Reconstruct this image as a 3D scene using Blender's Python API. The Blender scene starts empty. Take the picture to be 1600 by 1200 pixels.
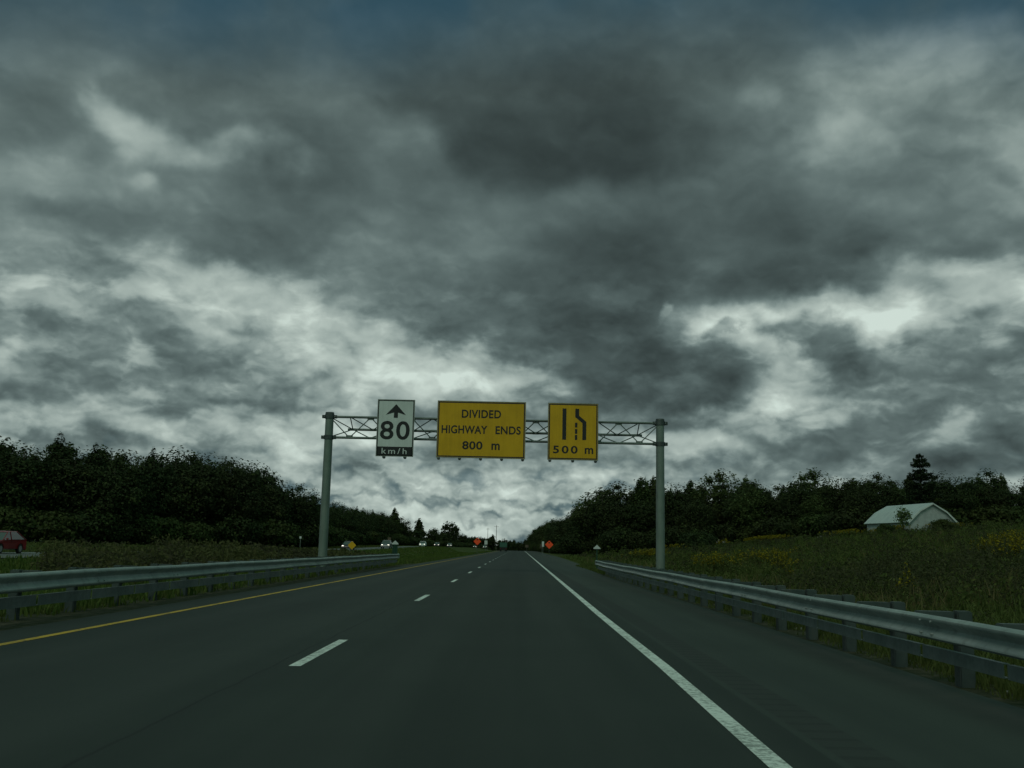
import bpy, math, random
import numpy as np
from mathutils import Vector, Matrix

SC = bpy.context.scene
COL = SC.collection
R = math.radians
rng = np.random.default_rng(7)
random.seed(7)

# ------------------------------------------------------------------ camera
EYE = Vector((0.0, 0.0, 1.22))                    # passenger's eye level in a car
cam = bpy.data.cameras.new('camera')
cam.sensor_width = 36.0
cam.lens = 35.0
cam.clip_start = 0.05
cam.clip_end = 20000
cam_ob = bpy.data.objects.new('camera', cam)
COL.objects.link(cam_ob)
_road = Vector((6 / 1555, -256 / 1555, -1)).normalized()     # road direction (+Y) seen by the camera
_x0 = Vector((math.cos(R(1.22)), -math.sin(R(1.22)), 0))     # 1.2 degrees of roll
_xv = (_x0 - _road * _x0.dot(_road)).normalized()
_zv = _xv.cross(_road)
_M = Matrix((_xv, _road, _zv)).to_4x4()
_M.translation = EYE
cam_ob.matrix_world = _M
SC.camera = cam_ob
SC.render.resolution_x, SC.render.resolution_y = 1024, 768
SC.view_settings.view_transform = 'Standard'
SC.view_settings.look = 'None'
SC.view_settings.exposure = 0.0
SC.view_settings.gamma = 1.0
SC.render.engine = 'CYCLES'
SC.cycles.max_bounces = 6
SC.cycles.transparent_max_bounces = 6

# ------------------------------------------------------------------ node helpers
class NT:
    def __init__(s, tree): s.t = tree; s.n = tree.nodes; s.l = tree.links
    def add(s, typ, ins=None, **kw):
        nd = s.n.new(typ)
        for k, v in kw.items(): setattr(nd, k, v)
        for k, v in (ins or {}).items():
            sock = nd.inputs[k]
            if isinstance(v, bpy.types.NodeSocket): s.l.new(v, sock)
            else: sock.default_value = v
        return nd
    def m(s, op, a, b=0.0, c=0.0, clamp=False):
        return s.add('ShaderNodeMath', {0: a, 1: b, 2: c}, operation=op, use_clamp=clamp).outputs[0]
    def mixf(s, f, a, b):
        return s.add('ShaderNodeMix', {0: f, 2: a, 3: b}, data_type='FLOAT').outputs[0]
    def mixc(s, f, a, b, bt='MIX'):
        return s.add('ShaderNodeMix', {0: f, 6: a, 7: b}, data_type='RGBA', blend_type=bt).outputs[2]
    def rng(s, v, a, b, c=0.0, d=1.0, smooth=True):
        return s.add('ShaderNodeMapRange', {0: v, 1: a, 2: b, 3: c, 4: d},
                     interpolation_type='SMOOTHSTEP' if smooth else 'LINEAR').outputs[0]
    def noise(s, vec, scale, detail=4, rough=.5, dist=0.0, col=False, dim='2D'):
        nd = s.add('ShaderNodeTexNoise', {'Vector': vec, 'Scale': scale, 'Detail': detail,
                                          'Roughness': rough, 'Distortion': dist}, noise_dimensions=dim)
        return nd.outputs['Color' if col else 'Fac']

# ------------------------------------------------------------------ sky
SUN_ELEV, SUN_ROT = R(46), R(205)     # a weak, veiled sun, high and behind the camera's left shoulder
world = bpy.data.worlds.new('World')
SC.world = world
world.use_nodes = True
W = NT(world.node_tree)
W.n.clear()
gen = W.add('ShaderNodeTexCoord').outputs['Generated']
d = W.add('ShaderNodeSeparateXYZ', {0: gen})
dx, dy, dz = d.outputs
az = W.m('MULTIPLY', W.m('ARCTAN2', dx, dy), 180 / math.pi)
el = W.m('MULTIPLY', W.m('ARCSINE', dz), 180 / math.pi)
ang = W.add('ShaderNodeCombineXYZ', {0: az, 1: el, 2: 0.0}).outputs[0]
# cloud deck seen in perspective (stretched towards the horizon)
zz = W.m('ADD', W.m('MAXIMUM', dz, 0.0), 0.10)
deck = W.add('ShaderNodeCombineXYZ', {0: W.m('DIVIDE', dx, zz), 1: W.m('DIVIDE', dy, zz), 2: 0.0}).outputs[0]
# ragged edges: warp the sky directions with noise
def warp(vec, scale, amp, detail, rough=.55):
    c = W.noise(vec, scale, detail, rough, col=True)
    o = W.add('ShaderNodeVectorMath', {0: c, 1: (.5, .5, .5)}, operation='SUBTRACT').outputs[0]
    o = W.add('ShaderNodeVectorMath', {0: o, 1: (amp, amp * .75, 0)}, operation='MULTIPLY').outputs[0]
    return W.add('ShaderNodeVectorMath', {0: ang, 1: o}, operation='ADD').outputs[0]
wsoft = warp(ang, .13, 7.5, 5, .46)
wcrisp = warp(ang, .26, 4.4, 7, .50)

val = W.rng(el, 0, 30, 0, 1, smooth=False)
ramp = W.add('ShaderNodeValToRGB', {0: val})
cr = ramp.color_ramp
pts = [(0, .61), (.08, .56), (.18, .49), (.36, .485), (.46, .51), (.58, .49), (.72, .46), (.88, .44), (1, .42)]
while len(cr.elements) < len(pts): cr.elements.new(.5)
for e, (p, v) in zip(cr.elements, pts): e.position = p; e.color = (v, v, v, 1)
V = ramp.outputs[0]

# cloud masses: azimuth, elevation (degrees), half widths, tilt, brightness, weight, crisp?
CLOUDS = [
    (-20.75, 16.65, 13.97, 2.12, -1, 0.43, 0.8, 0),
    (-27.40, 21.24, 7.19, 2.54, -1, 0.4, 0.8, 0),
    (-18.67, 25.33, 8.04, 3.39, -1, 0.36, 0.8, 0),
    (-23.27, 18.68, 10.16, 1.90, -1, 0.5, 0.6, 0),
    (16.29, 22.18, 11.00, 6.35, -1, 0.53, 0.85, 0),
    (24.31, 24.82, 8.89, 3.81, -1, 0.58, 0.8, 0),
    (26.90, 19.97, 4.66, 3.81, -21, 0.6, 0.8, 1),
    (1.58, 24.14, 18.20, 6.35, -1, 0.31, 1, 0),
    (-2.38, 26.11, 12.70, 3.81, -1, 0.33, 0.7, 0),
    (-12.82, 19.94, 9.31, 4.66, 44, 0.37, 0.9, 0),
    (3.16, 22.76, 10.16, 3.17, -1, 0.285, 0.9, 0),
    (-11.55, 23.84, 5.50, 2.96, 19, 0.46, 0.7, 0),
    (-7.62, 21.21, 4.66, 3.17, -1, 0.5, 0.8, 0),
    (9.27, 19.13, 13.97, 2.54, -1, 0.38, 0.7, 0),
    (7.01, 16.15, 17.77, 3.60, -1, 0.325, 1, 0),
    (17.52, 16.26, 13.97, 3.60, 2, 0.35, 0.95, 0),
    (18.83, 14.27, 7.19, 1.90, -11, 0.38, 0.8, 1),
    (23.03, 19.17, 5.92, 2.54, -1, 0.44, 0.6, 0),
    (1.38, 13.42, 13.54, 5.08, -11, 0.37, 0.9, 0),
    (-3.68, 18.38, 11.00, 3.81, -16, 0.4, 0.75, 0),
    (7.01, 12.34, 8.46, 3.81, -11, 0.36, 0.85, 0),
    (-3.25, 16.60, 3.39, 1.90, -1, 0.43, 0.6, 1),
    (-17.79, 13.85, 17.77, 2.12, -4, 0.53, 0.7, 0),
    (-24.57, 11.43, 7.19, 2.54, -1, 0.58, 0.6, 0),
    (-10.90, 11.87, 14.39, 1.78, -18, 0.68, 0.7, 1),
    (-20.43, 12.55, 6.77, 1.27, -13, 0.64, 0.55, 1),
    (-7.85, 9.47, 11.00, 1.90, -5, 0.72, 0.8, 1),
    (-0.43, 10.08, 5.92, 1.69, -6, 0.66, 0.7, 1),
    (-20.90, 10.07, 5.50, 2.54, -31, 0.45, 0.85, 0),
    (-26.65, 7.03, 5.92, 2.54, -11, 0.42, 0.9, 0),
    (-25.60, 12.32, 2.96, 1.27, -1, 0.7, 0.6, 1),
    (-24.08, 9.44, 5.08, 2.54, -1, 0.55, 0.5, 1),
    (-14.02, 9.88, 6.35, 1.48, -13, 0.5, 0.6, 1),
    (-17.38, 7.95, 11.00, 1.61, -3, 0.49, 0.7, 1),
    (-9.26, 8.14, 6.77, 1.18, -1, 0.56, 0.6, 1),
    (-19.62, 6.27, 13.97, 1.02, 1, 0.66, 0.6, 1),
    (-9.15, 5.78, 7.19, 1.69, -1, 0.66, 0.6, 1),
    (-23.23, 6.79, 5.08, 1.27, -1, 0.62, 0.5, 1),
    (13.87, 10.25, 8.04, 4.23, -11, 0.76, 0.95, 1),
    (19.75, 11.97, 1.78, 1.52, -1, 0.86, 0.9, 1),
    (23.40, 13.44, 5.92, 3.39, -11, 0.63, 0.8, 1),
    (26.26, 14.19, 4.66, 2.54, -1, 0.62, 0.7, 1),
    (18.79, 13.06, 6.35, 1.69, -11, 0.7, 0.7, 1),
    (16.70, 11.83, 4.87, 1.52, -15, 0.44, 0.95, 1),
    (12.13, 12.19, 1.44, 0.68, 9, 0.45, 0.9, 1),
    (21.58, 8.44, 13.54, 3.60, -9, 0.46, 0.9, 0),
    (26.04, 10.24, 5.08, 2.96, -1, 0.45, 0.8, 1),
    (15.60, 9.32, 5.08, 2.12, -1, 0.68, 0.5, 1),
    (8.11, 9.78, 7.83, 3.81, -6, 0.36, 1, 1),
    (4.42, 10.88, 6.77, 2.54, -16, 0.36, 0.9, 1),
    (17.57, 6.64, 17.77, 1.78, -3, 0.43, 0.85, 1),
    (23.94, 4.99, 11.00, 1.90, -1, 0.41, 0.8, 1),
    (10.26, 5.79, 5.92, 1.48, -1, 0.6, 0.6, 1),
    (13.47, 7.57, 6.35, 1.10, -4, 0.6, 0.6, 1),
    (18.17, 4.54, 11.00, 1.02, -4, 0.44, 0.7, 1),
    (-1.52, 8.69, 4.02, 1.02, -1, 0.48, 0.8, 1),
    (-6.29, 7.15, 3.81, 1.02, -1, 0.52, 0.5, 1),
    (-5.46, 4.62, 7.19, 0.85, -3, 0.5, 0.8, 1),
    (4.45, 5.74, 5.08, 1.27, -1, 0.52, 0.6, 1),
    (1.54, 4.05, 5.08, 1.27, -1, 0.56, 0.5, 1),
    (-21.83, 21.39, 8.04, 2.12, -9, 0.56, 0.8, 0),
    (-22.03, 21.66, 5.50, 1.78, -13, 0.7, 0.6, 0),
    (-16.74, 21.25, 3.81, 1.10, -9, 0.6, 0.7, 0),
    (-21.28, 18.90, 1.44, 1.10, -1, 0.64, 0.5, 0),
    (-27.74, 15.34, 3.81, 1.69, -1, 0.5, 0.6, 1),
    (9.05, 13.41, 0.76, 0.59, -1, 0.56, 0.8, 1),
    (19.49, 22.87, 1.44, 2.12, -1, 0.6, 0.6, 0),
    (14.55, 25.00, 2.96, 2.12, -31, 0.56, 0.5, 0),
    (27.35, 17.34, 3.39, 2.96, -1, 0.45, 0.7, 1),
    (-4.29, 2.29, 12.70, 2.33, -1, 0.63, 0.65, 1),
    (1.93, 2.06, 7.62, 1.90, -1, 0.62, 0.6, 1),
    (26.35, 26.34, 5.92, 2.12, -1, 0.56, 0.6, 0),
]
def blob(V, b):
    a, e, ra, re, rot, tgt, wgt, crisp = b
    mp = W.add('ShaderNodeMapping', {'Vector': wcrisp if crisp else wsoft, 'Location': (a, e, 0),
                                     'Rotation': (0, 0, R(rot)), 'Scale': (ra, re, 1)}, vector_type='TEXTURE')
    g = W.add('ShaderNodeTexGradient', {0: mp.outputs[0]}, gradient_type='SPHERICAL').outputs[1]
    s = W.rng(g, 0, .62 if crisp else .85, 0, wgt)
    return W.mixf(s, V, tgt)
for b in CLOUDS: V = blob(V, b)

# billows: puffy cloud relief at three sizes, each with lit tops and shaded bases
def offset(vec, off):
    return W.add('ShaderNodeVectorMath', {0: vec, 1: off}, operation='ADD').outputs[0]
def stretch(vec, by):
    return W.add('ShaderNodeVectorMath', {0: vec, 1: by}, operation='MULTIPLY').outputs[0]
def puffs(vec, off, scale, detail, rough, smooth=.6):
    def one(v):
        nd = W.add('ShaderNodeTexVoronoi', {'Vector': v, 'Scale': scale, 'Detail': detail, 'Roughness': rough,
                                            'Lacunarity': 2.1, 'Smoothness': smooth}, feature='SMOOTH_F1', voronoi_dimensions='2D', normalize=True)
        return nd.outputs['Distance']
    n0 = W.m('SUBTRACT', 1.0, one(vec)); n1 = W.m('SUBTRACT', 1.0, one(offset(vec, off)))
    return n0, W.m('SUBTRACT', n0, n1)
upper = W.rng(el, 7, 19)
low = W.rng(el, 6.5, 2.2)
n_big = W.noise(ang, .12, 5, .5)
n_deck = W.noise(deck, 1.1, 5, .45)
n_wisp = W.noise(stretch(ang, (1, 2.1, 1)), .24, 6, .5)
wb = stretch(warp(ang, .22, 4.5, 6, .5), (1, 1.55, 1))
p_big, e_big = puffs(wb, (.15, .9, 0), .125, 2.2, .5, .8)
wp = stretch(warp(ang, .5, 2.4, 5, .5), (1, 1.9, 1))
p_mid, e_mid = puffs(wp, (.08, .5, 0), .30, 2.2, .5, .7)
wl = stretch(warp(ang, .7, 1.7, 5, .52), (1, 1.9, 1))
p_low, e_low = puffs(wl, (.12, .4, 0), .40, 2.0, .48, .7)
def addto(V, n, mid, k): return W.m('ADD', V, W.m('MULTIPLY', W.m('SUBTRACT', n, mid), k))
band = W.m('MULTIPLY', W.rng(el, 19, 12), W.rng(el, 1, 5))
N = W.m('MULTIPLY', W.m('SUBTRACT', n_big, .5), .16)
N = addto(N, n_deck, .5, .14)
N = addto(N, p_big, .70, W.mixf(upper, .26, .24))
N = addto(N, e_big, 0, W.mixf(upper, .30, .30))
N = addto(N, n_wisp, .5, W.mixf(upper, .20, .08))
N = addto(N, p_mid, .70, W.mixf(upper, .24, .05))
N = addto(N, e_mid, 0, W.mixf(upper, .26, .08))
n_gap = W.noise(stretch(offset(warp(ang, .3, 1.6, 3, .5), (11, 5, 0)), (1, 2.1, 1)), .25, 5, .5)
N = W.m('MULTIPLY_ADD', W.rng(n_gap, .50, .74), W.m('MULTIPLY', band, .17), N)
N = W.m('MULTIPLY_ADD', W.rng(n_gap, .50, .28), W.m('MULTIPLY', band, -.09), N)
rowc = W.m('MULTIPLY', low, W.rng(az, 16, 4, .3, 1))
patch = W.rng(W.noise(offset(ang, (37, 11, 0)), .22, 3, .5), .36, .62, .25, 1)
N = addto(N, e_low, 0, W.m('MULTIPLY', W.m('MULTIPLY', rowc, patch), .55))
N = addto(N, p_low, .70, W.m('MULTIPLY', rowc, .52))
V = W.m('MULTIPLY_ADD', N, W.rng(V, .30, .58, .42, .84), V)
# cloud edges: a steeper step between the lit gaps and the shaded bases
V = addto(V, W.rng(V, .44, .60), .5, W.mixf(upper, .075, .05))
V = W.m('ADD', .235, W.m('MAXIMUM', W.m('SUBTRACT', V, .235), W.m('MULTIPLY', W.m('SUBTRACT', V, .235), .3)))
V = W.m('MINIMUM', W.m('MAXIMUM', V, .2), .84)
lin = W.m('POWER', V, 2.25)
# grey-green tint, cooler in the shade of the clouds
tint = W.mixc(W.rng(V, .3, .8), (.74, 1.06, 1.04, 1), (.90, 1.06, .97, 1))
cloud = W.mixc(1.0, tint, W.add('ShaderNodeCombineColor', {0: lin, 1: lin, 2: lin}).outputs[0], 'MULTIPLY')
# clear air in the low gaps; windscreen tint painted blue along the top
nishita = W.add('ShaderNodeTexSky', sky_type='NISHITA', sun_disc=False, sun_elevation=SUN_ELEV, sun_rotation=SUN_ROT,
                air_density=1.0, dust_density=1.5, ozone_density=1.6).outputs[0]
sky = W.mixc(1.0, nishita, (.085, .092, .088, 1), 'MULTIPLY')
gap = W.m('MULTIPLY', W.rng(n_big, .35, .65, .7, 1), W.rng(W.m('ADD', W.m('MULTIPLY_ADD', W.m('MULTIPLY', az, az), .0036, el), W.m('MULTIPLY', W.m('SUBTRACT', n_deck, .5), 6)), 25.0, 30.5, 0, .9))
hz = W.m('MULTIPLY', W.m('MULTIPLY', rowc, W.rng(p_low, .71, .52)), .85)
gap = W.m('MAXIMUM', gap, hz)
blue = W.mixc(.5, W.mixc(1.0, sky, W.add('ShaderNodeCombineColor', {0: lin, 1: lin, 2: lin}).outputs[0], 'MULTIPLY'), (.035, .115, .165, 1))
col = W.mixc(gap, cloud, blue)
# unseen sky overhead and behind, brightened and greened to light the ground
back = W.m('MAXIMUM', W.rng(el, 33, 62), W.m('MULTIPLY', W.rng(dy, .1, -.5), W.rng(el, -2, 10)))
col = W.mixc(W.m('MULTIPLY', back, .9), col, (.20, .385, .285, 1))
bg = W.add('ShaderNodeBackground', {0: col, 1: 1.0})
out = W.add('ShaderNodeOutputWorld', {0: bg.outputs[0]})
world.cycles.sampling_method = 'MANUAL'
world.cycles.sample_map_resolution = 512

sun = bpy.data.lights.new('sun', 'SUN')
sun.energy = 0.5
sun.angle = R(20)
sun.color = (1.0, .96, .88)
sun_ob = bpy.data.objects.new('sun', sun)
COL.objects.link(sun_ob)
sun_ob.rotation_euler = (R(90) - SUN_ELEV, 0, R(180) - SUN_ROT)
sun_ob.location = (0, -20, 60)

# ------------------------------------------------------------------ object helpers
def tag(o, label=None, cat=None, group=None, kind=None):
    if label: o['label'] = label
    if cat: o['category'] = cat
    if group: o['group'] = group
    if kind: o['kind'] = kind
    return o
def thing(name, label, cat, loc=(0, 0, 0), rz=0.0, group=None):
    o = bpy.data.objects.new(name, None)
    o.empty_display_size = .2
    COL.objects.link(o)
    o.location = loc
    o.rotation_euler = (0, 0, rz)
    return tag(o, label, cat, group)
def link_mesh(name, me, mat=None, parent=None):
    if mat is not None and not me.materials:
        for m_ in (mat if isinstance(mat, (list, tuple)) else [mat]): me.materials.append(m_)
    o = bpy.data.objects.new(name, me)
    COL.objects.link(o)
    if parent is not None: o.parent = parent
    return o
KIDS = {}
def copy_tree(o, parent=None, depth=0):
    c = o.copy()
    COL.objects.link(c)
    if parent is not None: c.parent = parent
    for ch in o.children: copy_tree(ch, c, depth + 1)
    return c

class MB:
    """collects simple solids and links them as ONE mesh"""
    def __init__(s): s.v = []; s.f = []; s.sm = []
    def add(s, vs, fs, smooth=False):
        b = len(s.v)
        s.v += [tuple(p) for p in vs]
        for f in fs: s.f.append(tuple(i + b for i in f)); s.sm.append(smooth)
    def box(s, c, size, rot=None, bev=0.0):
        x, y, z = (k / 2 for k in size)
        if bev:
            bm = bmesh_box(size, bev)
            vs = [v for v in bm[0]]; fs = bm[1]
        else:
            vs = [Vector(p) for p in ((-x, -y, -z), (x, -y, -z), (x, y, -z), (-x, y, -z), (-x, -y, z), (x, -y, z), (x, y, z), (-x, y, z))]
            fs = [(0, 3, 2, 1), (4, 5, 6, 7), (0, 1, 5, 4), (1, 2, 6, 5), (2, 3, 7, 6), (3, 0, 4, 7)]
        if rot is not None: vs = [rot @ v for v in vs]
        s.add([Vector(c) + v for v in vs], fs)
        return s
    def tube(s, pts, r, n=10, caps=True):
        pts = [Vector(p) for p in pts]
        rs = r if isinstance(r, (list, tuple)) else [r] * len(pts)
        b = []
        t0 = (pts[1] - pts[0]).normalized()
        ref = Vector((0, 0, 1)) if abs(t0.z) < .9 else Vector((0, 1, 0))
        for i, p in enumerate(pts):
            t = (pts[min(i + 1, len(pts) - 1)] - pts[max(i - 1, 0)]).normalized()
            u = t.cross(ref).normalized(); w = u.cross(t)
            b += [p + (u * math.cos(2 * math.pi * k / n) + w * math.sin(2 * math.pi * k / n)) * rs[i] for k in range(n)]
        fs = [(i * n + k, i * n + (k + 1) % n, (i + 1) * n + (k + 1) % n, (i + 1) * n + k)
              for i in range(len(pts) - 1) for k in range(n)]
        s.add(b, fs, n > 6)
        if caps:
            s.add(b[:n], [tuple(range(n))]); s.add(b[-n:], [tuple(reversed(range(n)))])
        return s
    def prism(s, poly, axis, a, b_):
        """poly = 2D outline, extruded along axis (0,1,2) from a to b_"""
        def P(q, t):
            r = list(q); r.insert(axis, t); return r
        n = len(poly)
        s.add([P(q, a) for q in poly] + [P(q, b_) for q in poly],
              [tuple(range(n)), tuple(reversed(range(n, 2 * n)))] + [(i, i + n, (i + 1) % n + n, (i + 1) % n) for i in range(n)])
        return s
    def loft(s, rings, caps=True, smooth=True, closed=True):
        n = len(rings[0]); vs = [p for r in rings for p in r]
        last = n if closed else n - 1
        fs = [(i * n + k, i * n + (k + 1) % n, (i + 1) * n + (k + 1) % n, (i + 1) * n + k) for i in range(len(rings) - 1) for k in range(last)]
        s.add(vs, fs, smooth)
        if caps and closed:
            s.add(rings[0], [tuple(reversed(range(n)))]); s.add(rings[-1], [tuple(range(n))])
        return s
    def mesh(s, name):
        me = bpy.data.meshes.new(name)
        me.from_pydata(s.v, [], s.f)
        me.polygons.foreach_set('use_smooth', s.sm)
        import bmesh
        bm = bmesh.new(); bm.from_mesh(me)
        bmesh.ops.remove_doubles(bm, verts=bm.verts, dist=1e-5)
        bmesh.ops.recalc_face_normals(bm, faces=bm.faces)
        bm.to_mesh(me); bm.free()
        return me
    def build(s, name, mat, parent=None, sharp=35):
        me = s.mesh(name)
        if any(s.sm): me.set_sharp_from_angle(angle=R(sharp))
        return link_mesh(name, me, mat, parent)
def bmesh_box(size, bev):
    import bmesh
    bm = bmesh.new()
    bmesh.ops.create_cube(bm, size=1.0)
    bmesh.ops.scale(bm, vec=size, verts=bm.verts)
    bmesh.ops.bevel(bm, geom=bm.edges[:], offset=bev, segments=2, affect='EDGES')
    bm.verts.index_update()
    r = ([v.co.copy() for v in bm.verts], [tuple(v.index for v in f.verts) for f in bm.faces])
    bm.free()
    return r
def quads_mesh(name, V):
    """V: (n,4,3) array of loose quads -> mesh"""
    n = len(V)
    me = bpy.data.meshes.new(name)
    me.vertices.add(n * 4); me.loops.add(n * 4); me.polygons.add(n)
    me.vertices.foreach_set('co', np.ascontiguousarray(V, dtype=np.float32).ravel())
    me.loops.foreach_set('vertex_index', np.arange(n * 4, dtype=np.int32))
    me.polygons.foreach_set('loop_start', np.arange(0, n * 4, 4, dtype=np.int32))
    me.update(calc_edges=True)
    return me

# ------------------------------------------------------------------ materials
def mat(name, base, rough=.7, metal=0.0, spec=.5, fn=None):
    m_ = bpy.data.materials.new(name)
    m_.use_nodes = True
    t = NT(m_.node_tree)
    p = t.n['Principled BSDF']
    p.inputs['Base Color'].default_value = (*base, 1)
    p.inputs['Roughness'].default_value = rough
    p.inputs['Metallic'].default_value = metal
    p.inputs['Specular IOR Level'].default_value = spec
    if fn: fn(t, p)
    return m_
def bump(t, p, h, strength=.3, dist=.02):
    b = t.add('ShaderNodeBump', {'Height': h, 'Strength': strength, 'Distance': dist})
    t.l.new(b.outputs[0], p.inputs['Normal'])
def coords(t, which='Object'): return t.add('ShaderNodeTexCoord').outputs[which]
def mottled(c0, c1, scale, detail=4, lo=.35, hi=.65, bmp=0.0, bdist=.02):
    def fn(t, p):
        v = coords(t)
        n = t.noise(v, scale, detail, .6, dim='3D')
        t.l.new(t.mixc(t.rng(n, lo, hi), (*c0, 1), (*c1, 1)), p.inputs['Base Color'])
        if bmp: bump(t, p, t.noise(v, scale * 4, 3, .6, dim='3D'), bmp, bdist)
    return fn
def leafy(c0, c1, c2, transl=.25):
    """leaf colour that varies from leaf to leaf, and from plant to plant"""
    def fn(t, p):
        g = t.add('ShaderNodeNewGeometry').outputs['Random Per Island']
        o = t.add('ShaderNodeObjectInfo').outputs['Random']
        c = t.mixc(g, (*c0, 1), (*c1, 1))
        c = t.mixc(t.m('MULTIPLY', o, .8), c, (*c2, 1))
        t.l.new(c, p.inputs['Base Color'])
        tr = t.add('ShaderNodeBsdfTranslucent', {'Color': c})
        mx = t.add('ShaderNodeMixShader', {0: transl, 1: p.outputs[0], 2: tr.outputs[0]})
        t.l.new(mx.outputs[0], t.n['Material Output'].inputs['Surface'])
    return fn

def _asphalt(base, dark, tracks):
    def fn(t, p):
        v = coords(t)
        s = t.add('ShaderNodeSeparateXYZ', {0: v})
        x, y, z = s.outputs
        grain = t.noise(v, 260, 2, .7, dim='3D')
        long_ = t.add('ShaderNodeCombineXYZ', {0: t.m('MULTIPLY', x, 1.2), 1: t.m('MULTIPLY', y, .03), 2: 0.0}).outputs[0]
        streak = t.noise(long_, 1.3, 5, .6)
        blot = t.noise(v, .35, 5, .6, dim='3D')
        f = t.m('ADD', t.m('MULTIPLY', streak, .55), t.m('MULTIPLY', blot, .45))
        c = t.mixc(t.rng(f, .35, .65), (*dark, 1), (*base, 1))
        if tracks:
            # polished wheel paths of the two lanes
            w = 0
            for xc in (-4.95, -3.15, -1.2, .6):
                q = t.rng(t.m('ABSOLUTE', t.m('SUBTRACT', x, xc)), .55, .1)
                w = t.m('ADD', w, q)
            c = t.mixc(t.m('MULTIPLY', w, .22), c, (.048, .050, .047, 1))
            # oil-darkened middle of each lane
            for xc in (-4.05, -.3):
                q = t.rng(t.m('ABSOLUTE', t.m('SUBTRACT', x, xc)), .7, .1)
                c = t.mixc(t.m('MULTIPLY', q, .25), c, (.020, .021, .020, 1))
            # sealed longitudinal joint and thin wandering cracks
            wob = t.m('MULTIPLY', t.m('SUBTRACT', t.noise(v, .8, 3, .6, dim='3D'), .5), .12)
            j = t.rng(t.m('ABSOLUTE', t.m('SUBTRACT', t.m('ADD', x, wob), -2.42)), .022, .008)
            c = t.mixc(t.m('MULTIPLY', j, .75), c, (.015, .015, .016, 1))
        c = t.mixc(t.m('MULTIPLY', grain, .5), c, (.085, .085, .08, 1), 'MIX') if False else t.mixc(t.rng(grain, .62, .8, 0, .3), c, (.10, .10, .095, 1))
        t.l.new(c, p.inputs['Base Color'])
        bump(t, p, grain, .35, .006)
    return fn
M = {}
M['lane'] = mat('lane_asphalt', (.05, .05, .05), .75, spec=.22, fn=_asphalt((.036, .043, .038), (.026, .032, .0285), True))
def _shoulder(t, p):
    _asphalt((.047, .057, .050), (.036, .044, .039), False)(t, p)
    c = p.inputs['Base Color'].links[0].from_socket
    v = coords(t); x, y, z = t.add('ShaderNodeSeparateXYZ', {0: v}).outputs
    # milled rumble strip: a row of cross grooves just outside the painted edge
    inx = t.m('MULTIPLY', t.rng(x, 1.99, 2.02), t.rng(x, 2.34, 2.31))
    groove = t.rng(t.m('SINE', t.m('MULTIPLY', y, 2 * math.pi / .30)), .2, .9)
    gm = t.m('MULTIPLY', inx, groove)
    c = t.mixc(t.m('MULTIPLY', inx, .5), c, (.032, .034, .032, 1))
    c = t.mixc(t.m('MULTIPLY', gm, .3), c, (.018, .019, .019, 1))
    # sandy dust gathered towards the rail
    e = t.m('MULTIPLY', t.rng(x, 3.3, 4.4), t.rng(t.noise(v, 2.2, 5, .65, dim='3D'), .4, .65))
    c = t.mixc(t.m('MULTIPLY', e, .4), c, (.085, .08, .065, 1))
    t.l.new(c, p.inputs['Base Color'])
    h = t.m('SUBTRACT', t.m('MULTIPLY', t.noise(v, 260, 2, .7, dim='3D'), .3), gm)
    bump(t, p, h, .3, .008)
M['shoulder'] = mat('shoulder_asphalt', (.06, .06, .06), .8, spec=.22, fn=_shoulder)
M['oldroad'] = mat('far_carriageway_asphalt', (.10, .105, .10), .75, spec=.3, fn=mottled((.085, .09, .085), (.115, .12, .115), .6, 5))
def _paint(c, worn):
    def fn(t, p):
        v = coords(t)
        n = t.noise(v, 16, 6, .7, dim='3D'); n2 = t.noise(v, 1.1, 3, .5, dim='3D')
        f = t.m('ADD', t.m('MULTIPLY', n, .7), t.m('MULTIPLY', n2, .3))
        t.l.new(t.mixc(t.rng(f, .39, .53), (*worn, 1), (*c, 1)), p.inputs['Base Color'])
    return fn
M['white_line'] = mat('white_road_paint', (.7, .7, .7), .7, fn=_paint((.74, .76, .72), (.30, .31, .29)))
M['yellow_line'] = mat('yellow_road_paint', (.5, .3, .02), .7, fn=_paint((.55, .33, .02), (.16, .11, .03)))
def _ground(t, p):
    v = coords(t)
    a = t.noise(v, .09, 6, .6, dim='3D'); b = t.noise(v, 1.1, 6, .65, dim='3D'); c3 = t.noise(v, 9, 4, .7, dim='3D')
    c = t.mixc(t.rng(b, .35, .65), (.036, .064, .013, 1), (.070, .092, .022, 1))
    c = t.mixc(t.m('MULTIPLY', t.rng(a, .45, .62), .6), c, (.085, .075, .032, 1))
    c = t.mixc(t.m('MULTIPLY', t.rng(c3, .5, .7), .4), c, (.035, .036, .016, 1))
    t.l.new(c, p.inputs['Base Color'])
    bump(t, p, t.m('ADD', b, c3), .7, .15)
M['ground'] = mat('grassy_ground', (.04, .06, .015), .95, spec=.1, fn=_ground)
M['verge'] = mat('gravel_verge', (.05, .045, .03), .95, spec=.15, fn=mottled((.024, .030, .012), (.070, .062, .042), 5, 6, .4, .66, .6, .03))
M['grass'] = mat('grass_blades', (.05, .08, .015), .8, spec=.15, fn=leafy((.050, .095, .016), (.100, .130, .028), (.08, .09, .028), .25))
M['drygrass'] = mat('dry_grass_blades', (.1, .08, .03), .8, spec=.15, fn=leafy((.15, .12, .055), (.09, .09, .03), (.13, .10, .045), .25))
M['weed'] = mat('weed_leaves', (.03, .04, .012), .8, spec=.15, fn=leafy((.050, .080, .020), (.108, .122, .034), (.088, .082, .034), .3))
M['weedbrown'] = mat('browning_weed_leaves', (.04, .03, .015), .8, spec=.15, fn=leafy((.044, .046, .023), (.074, .080, .032), (.060, .054, .030), .28))
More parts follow.
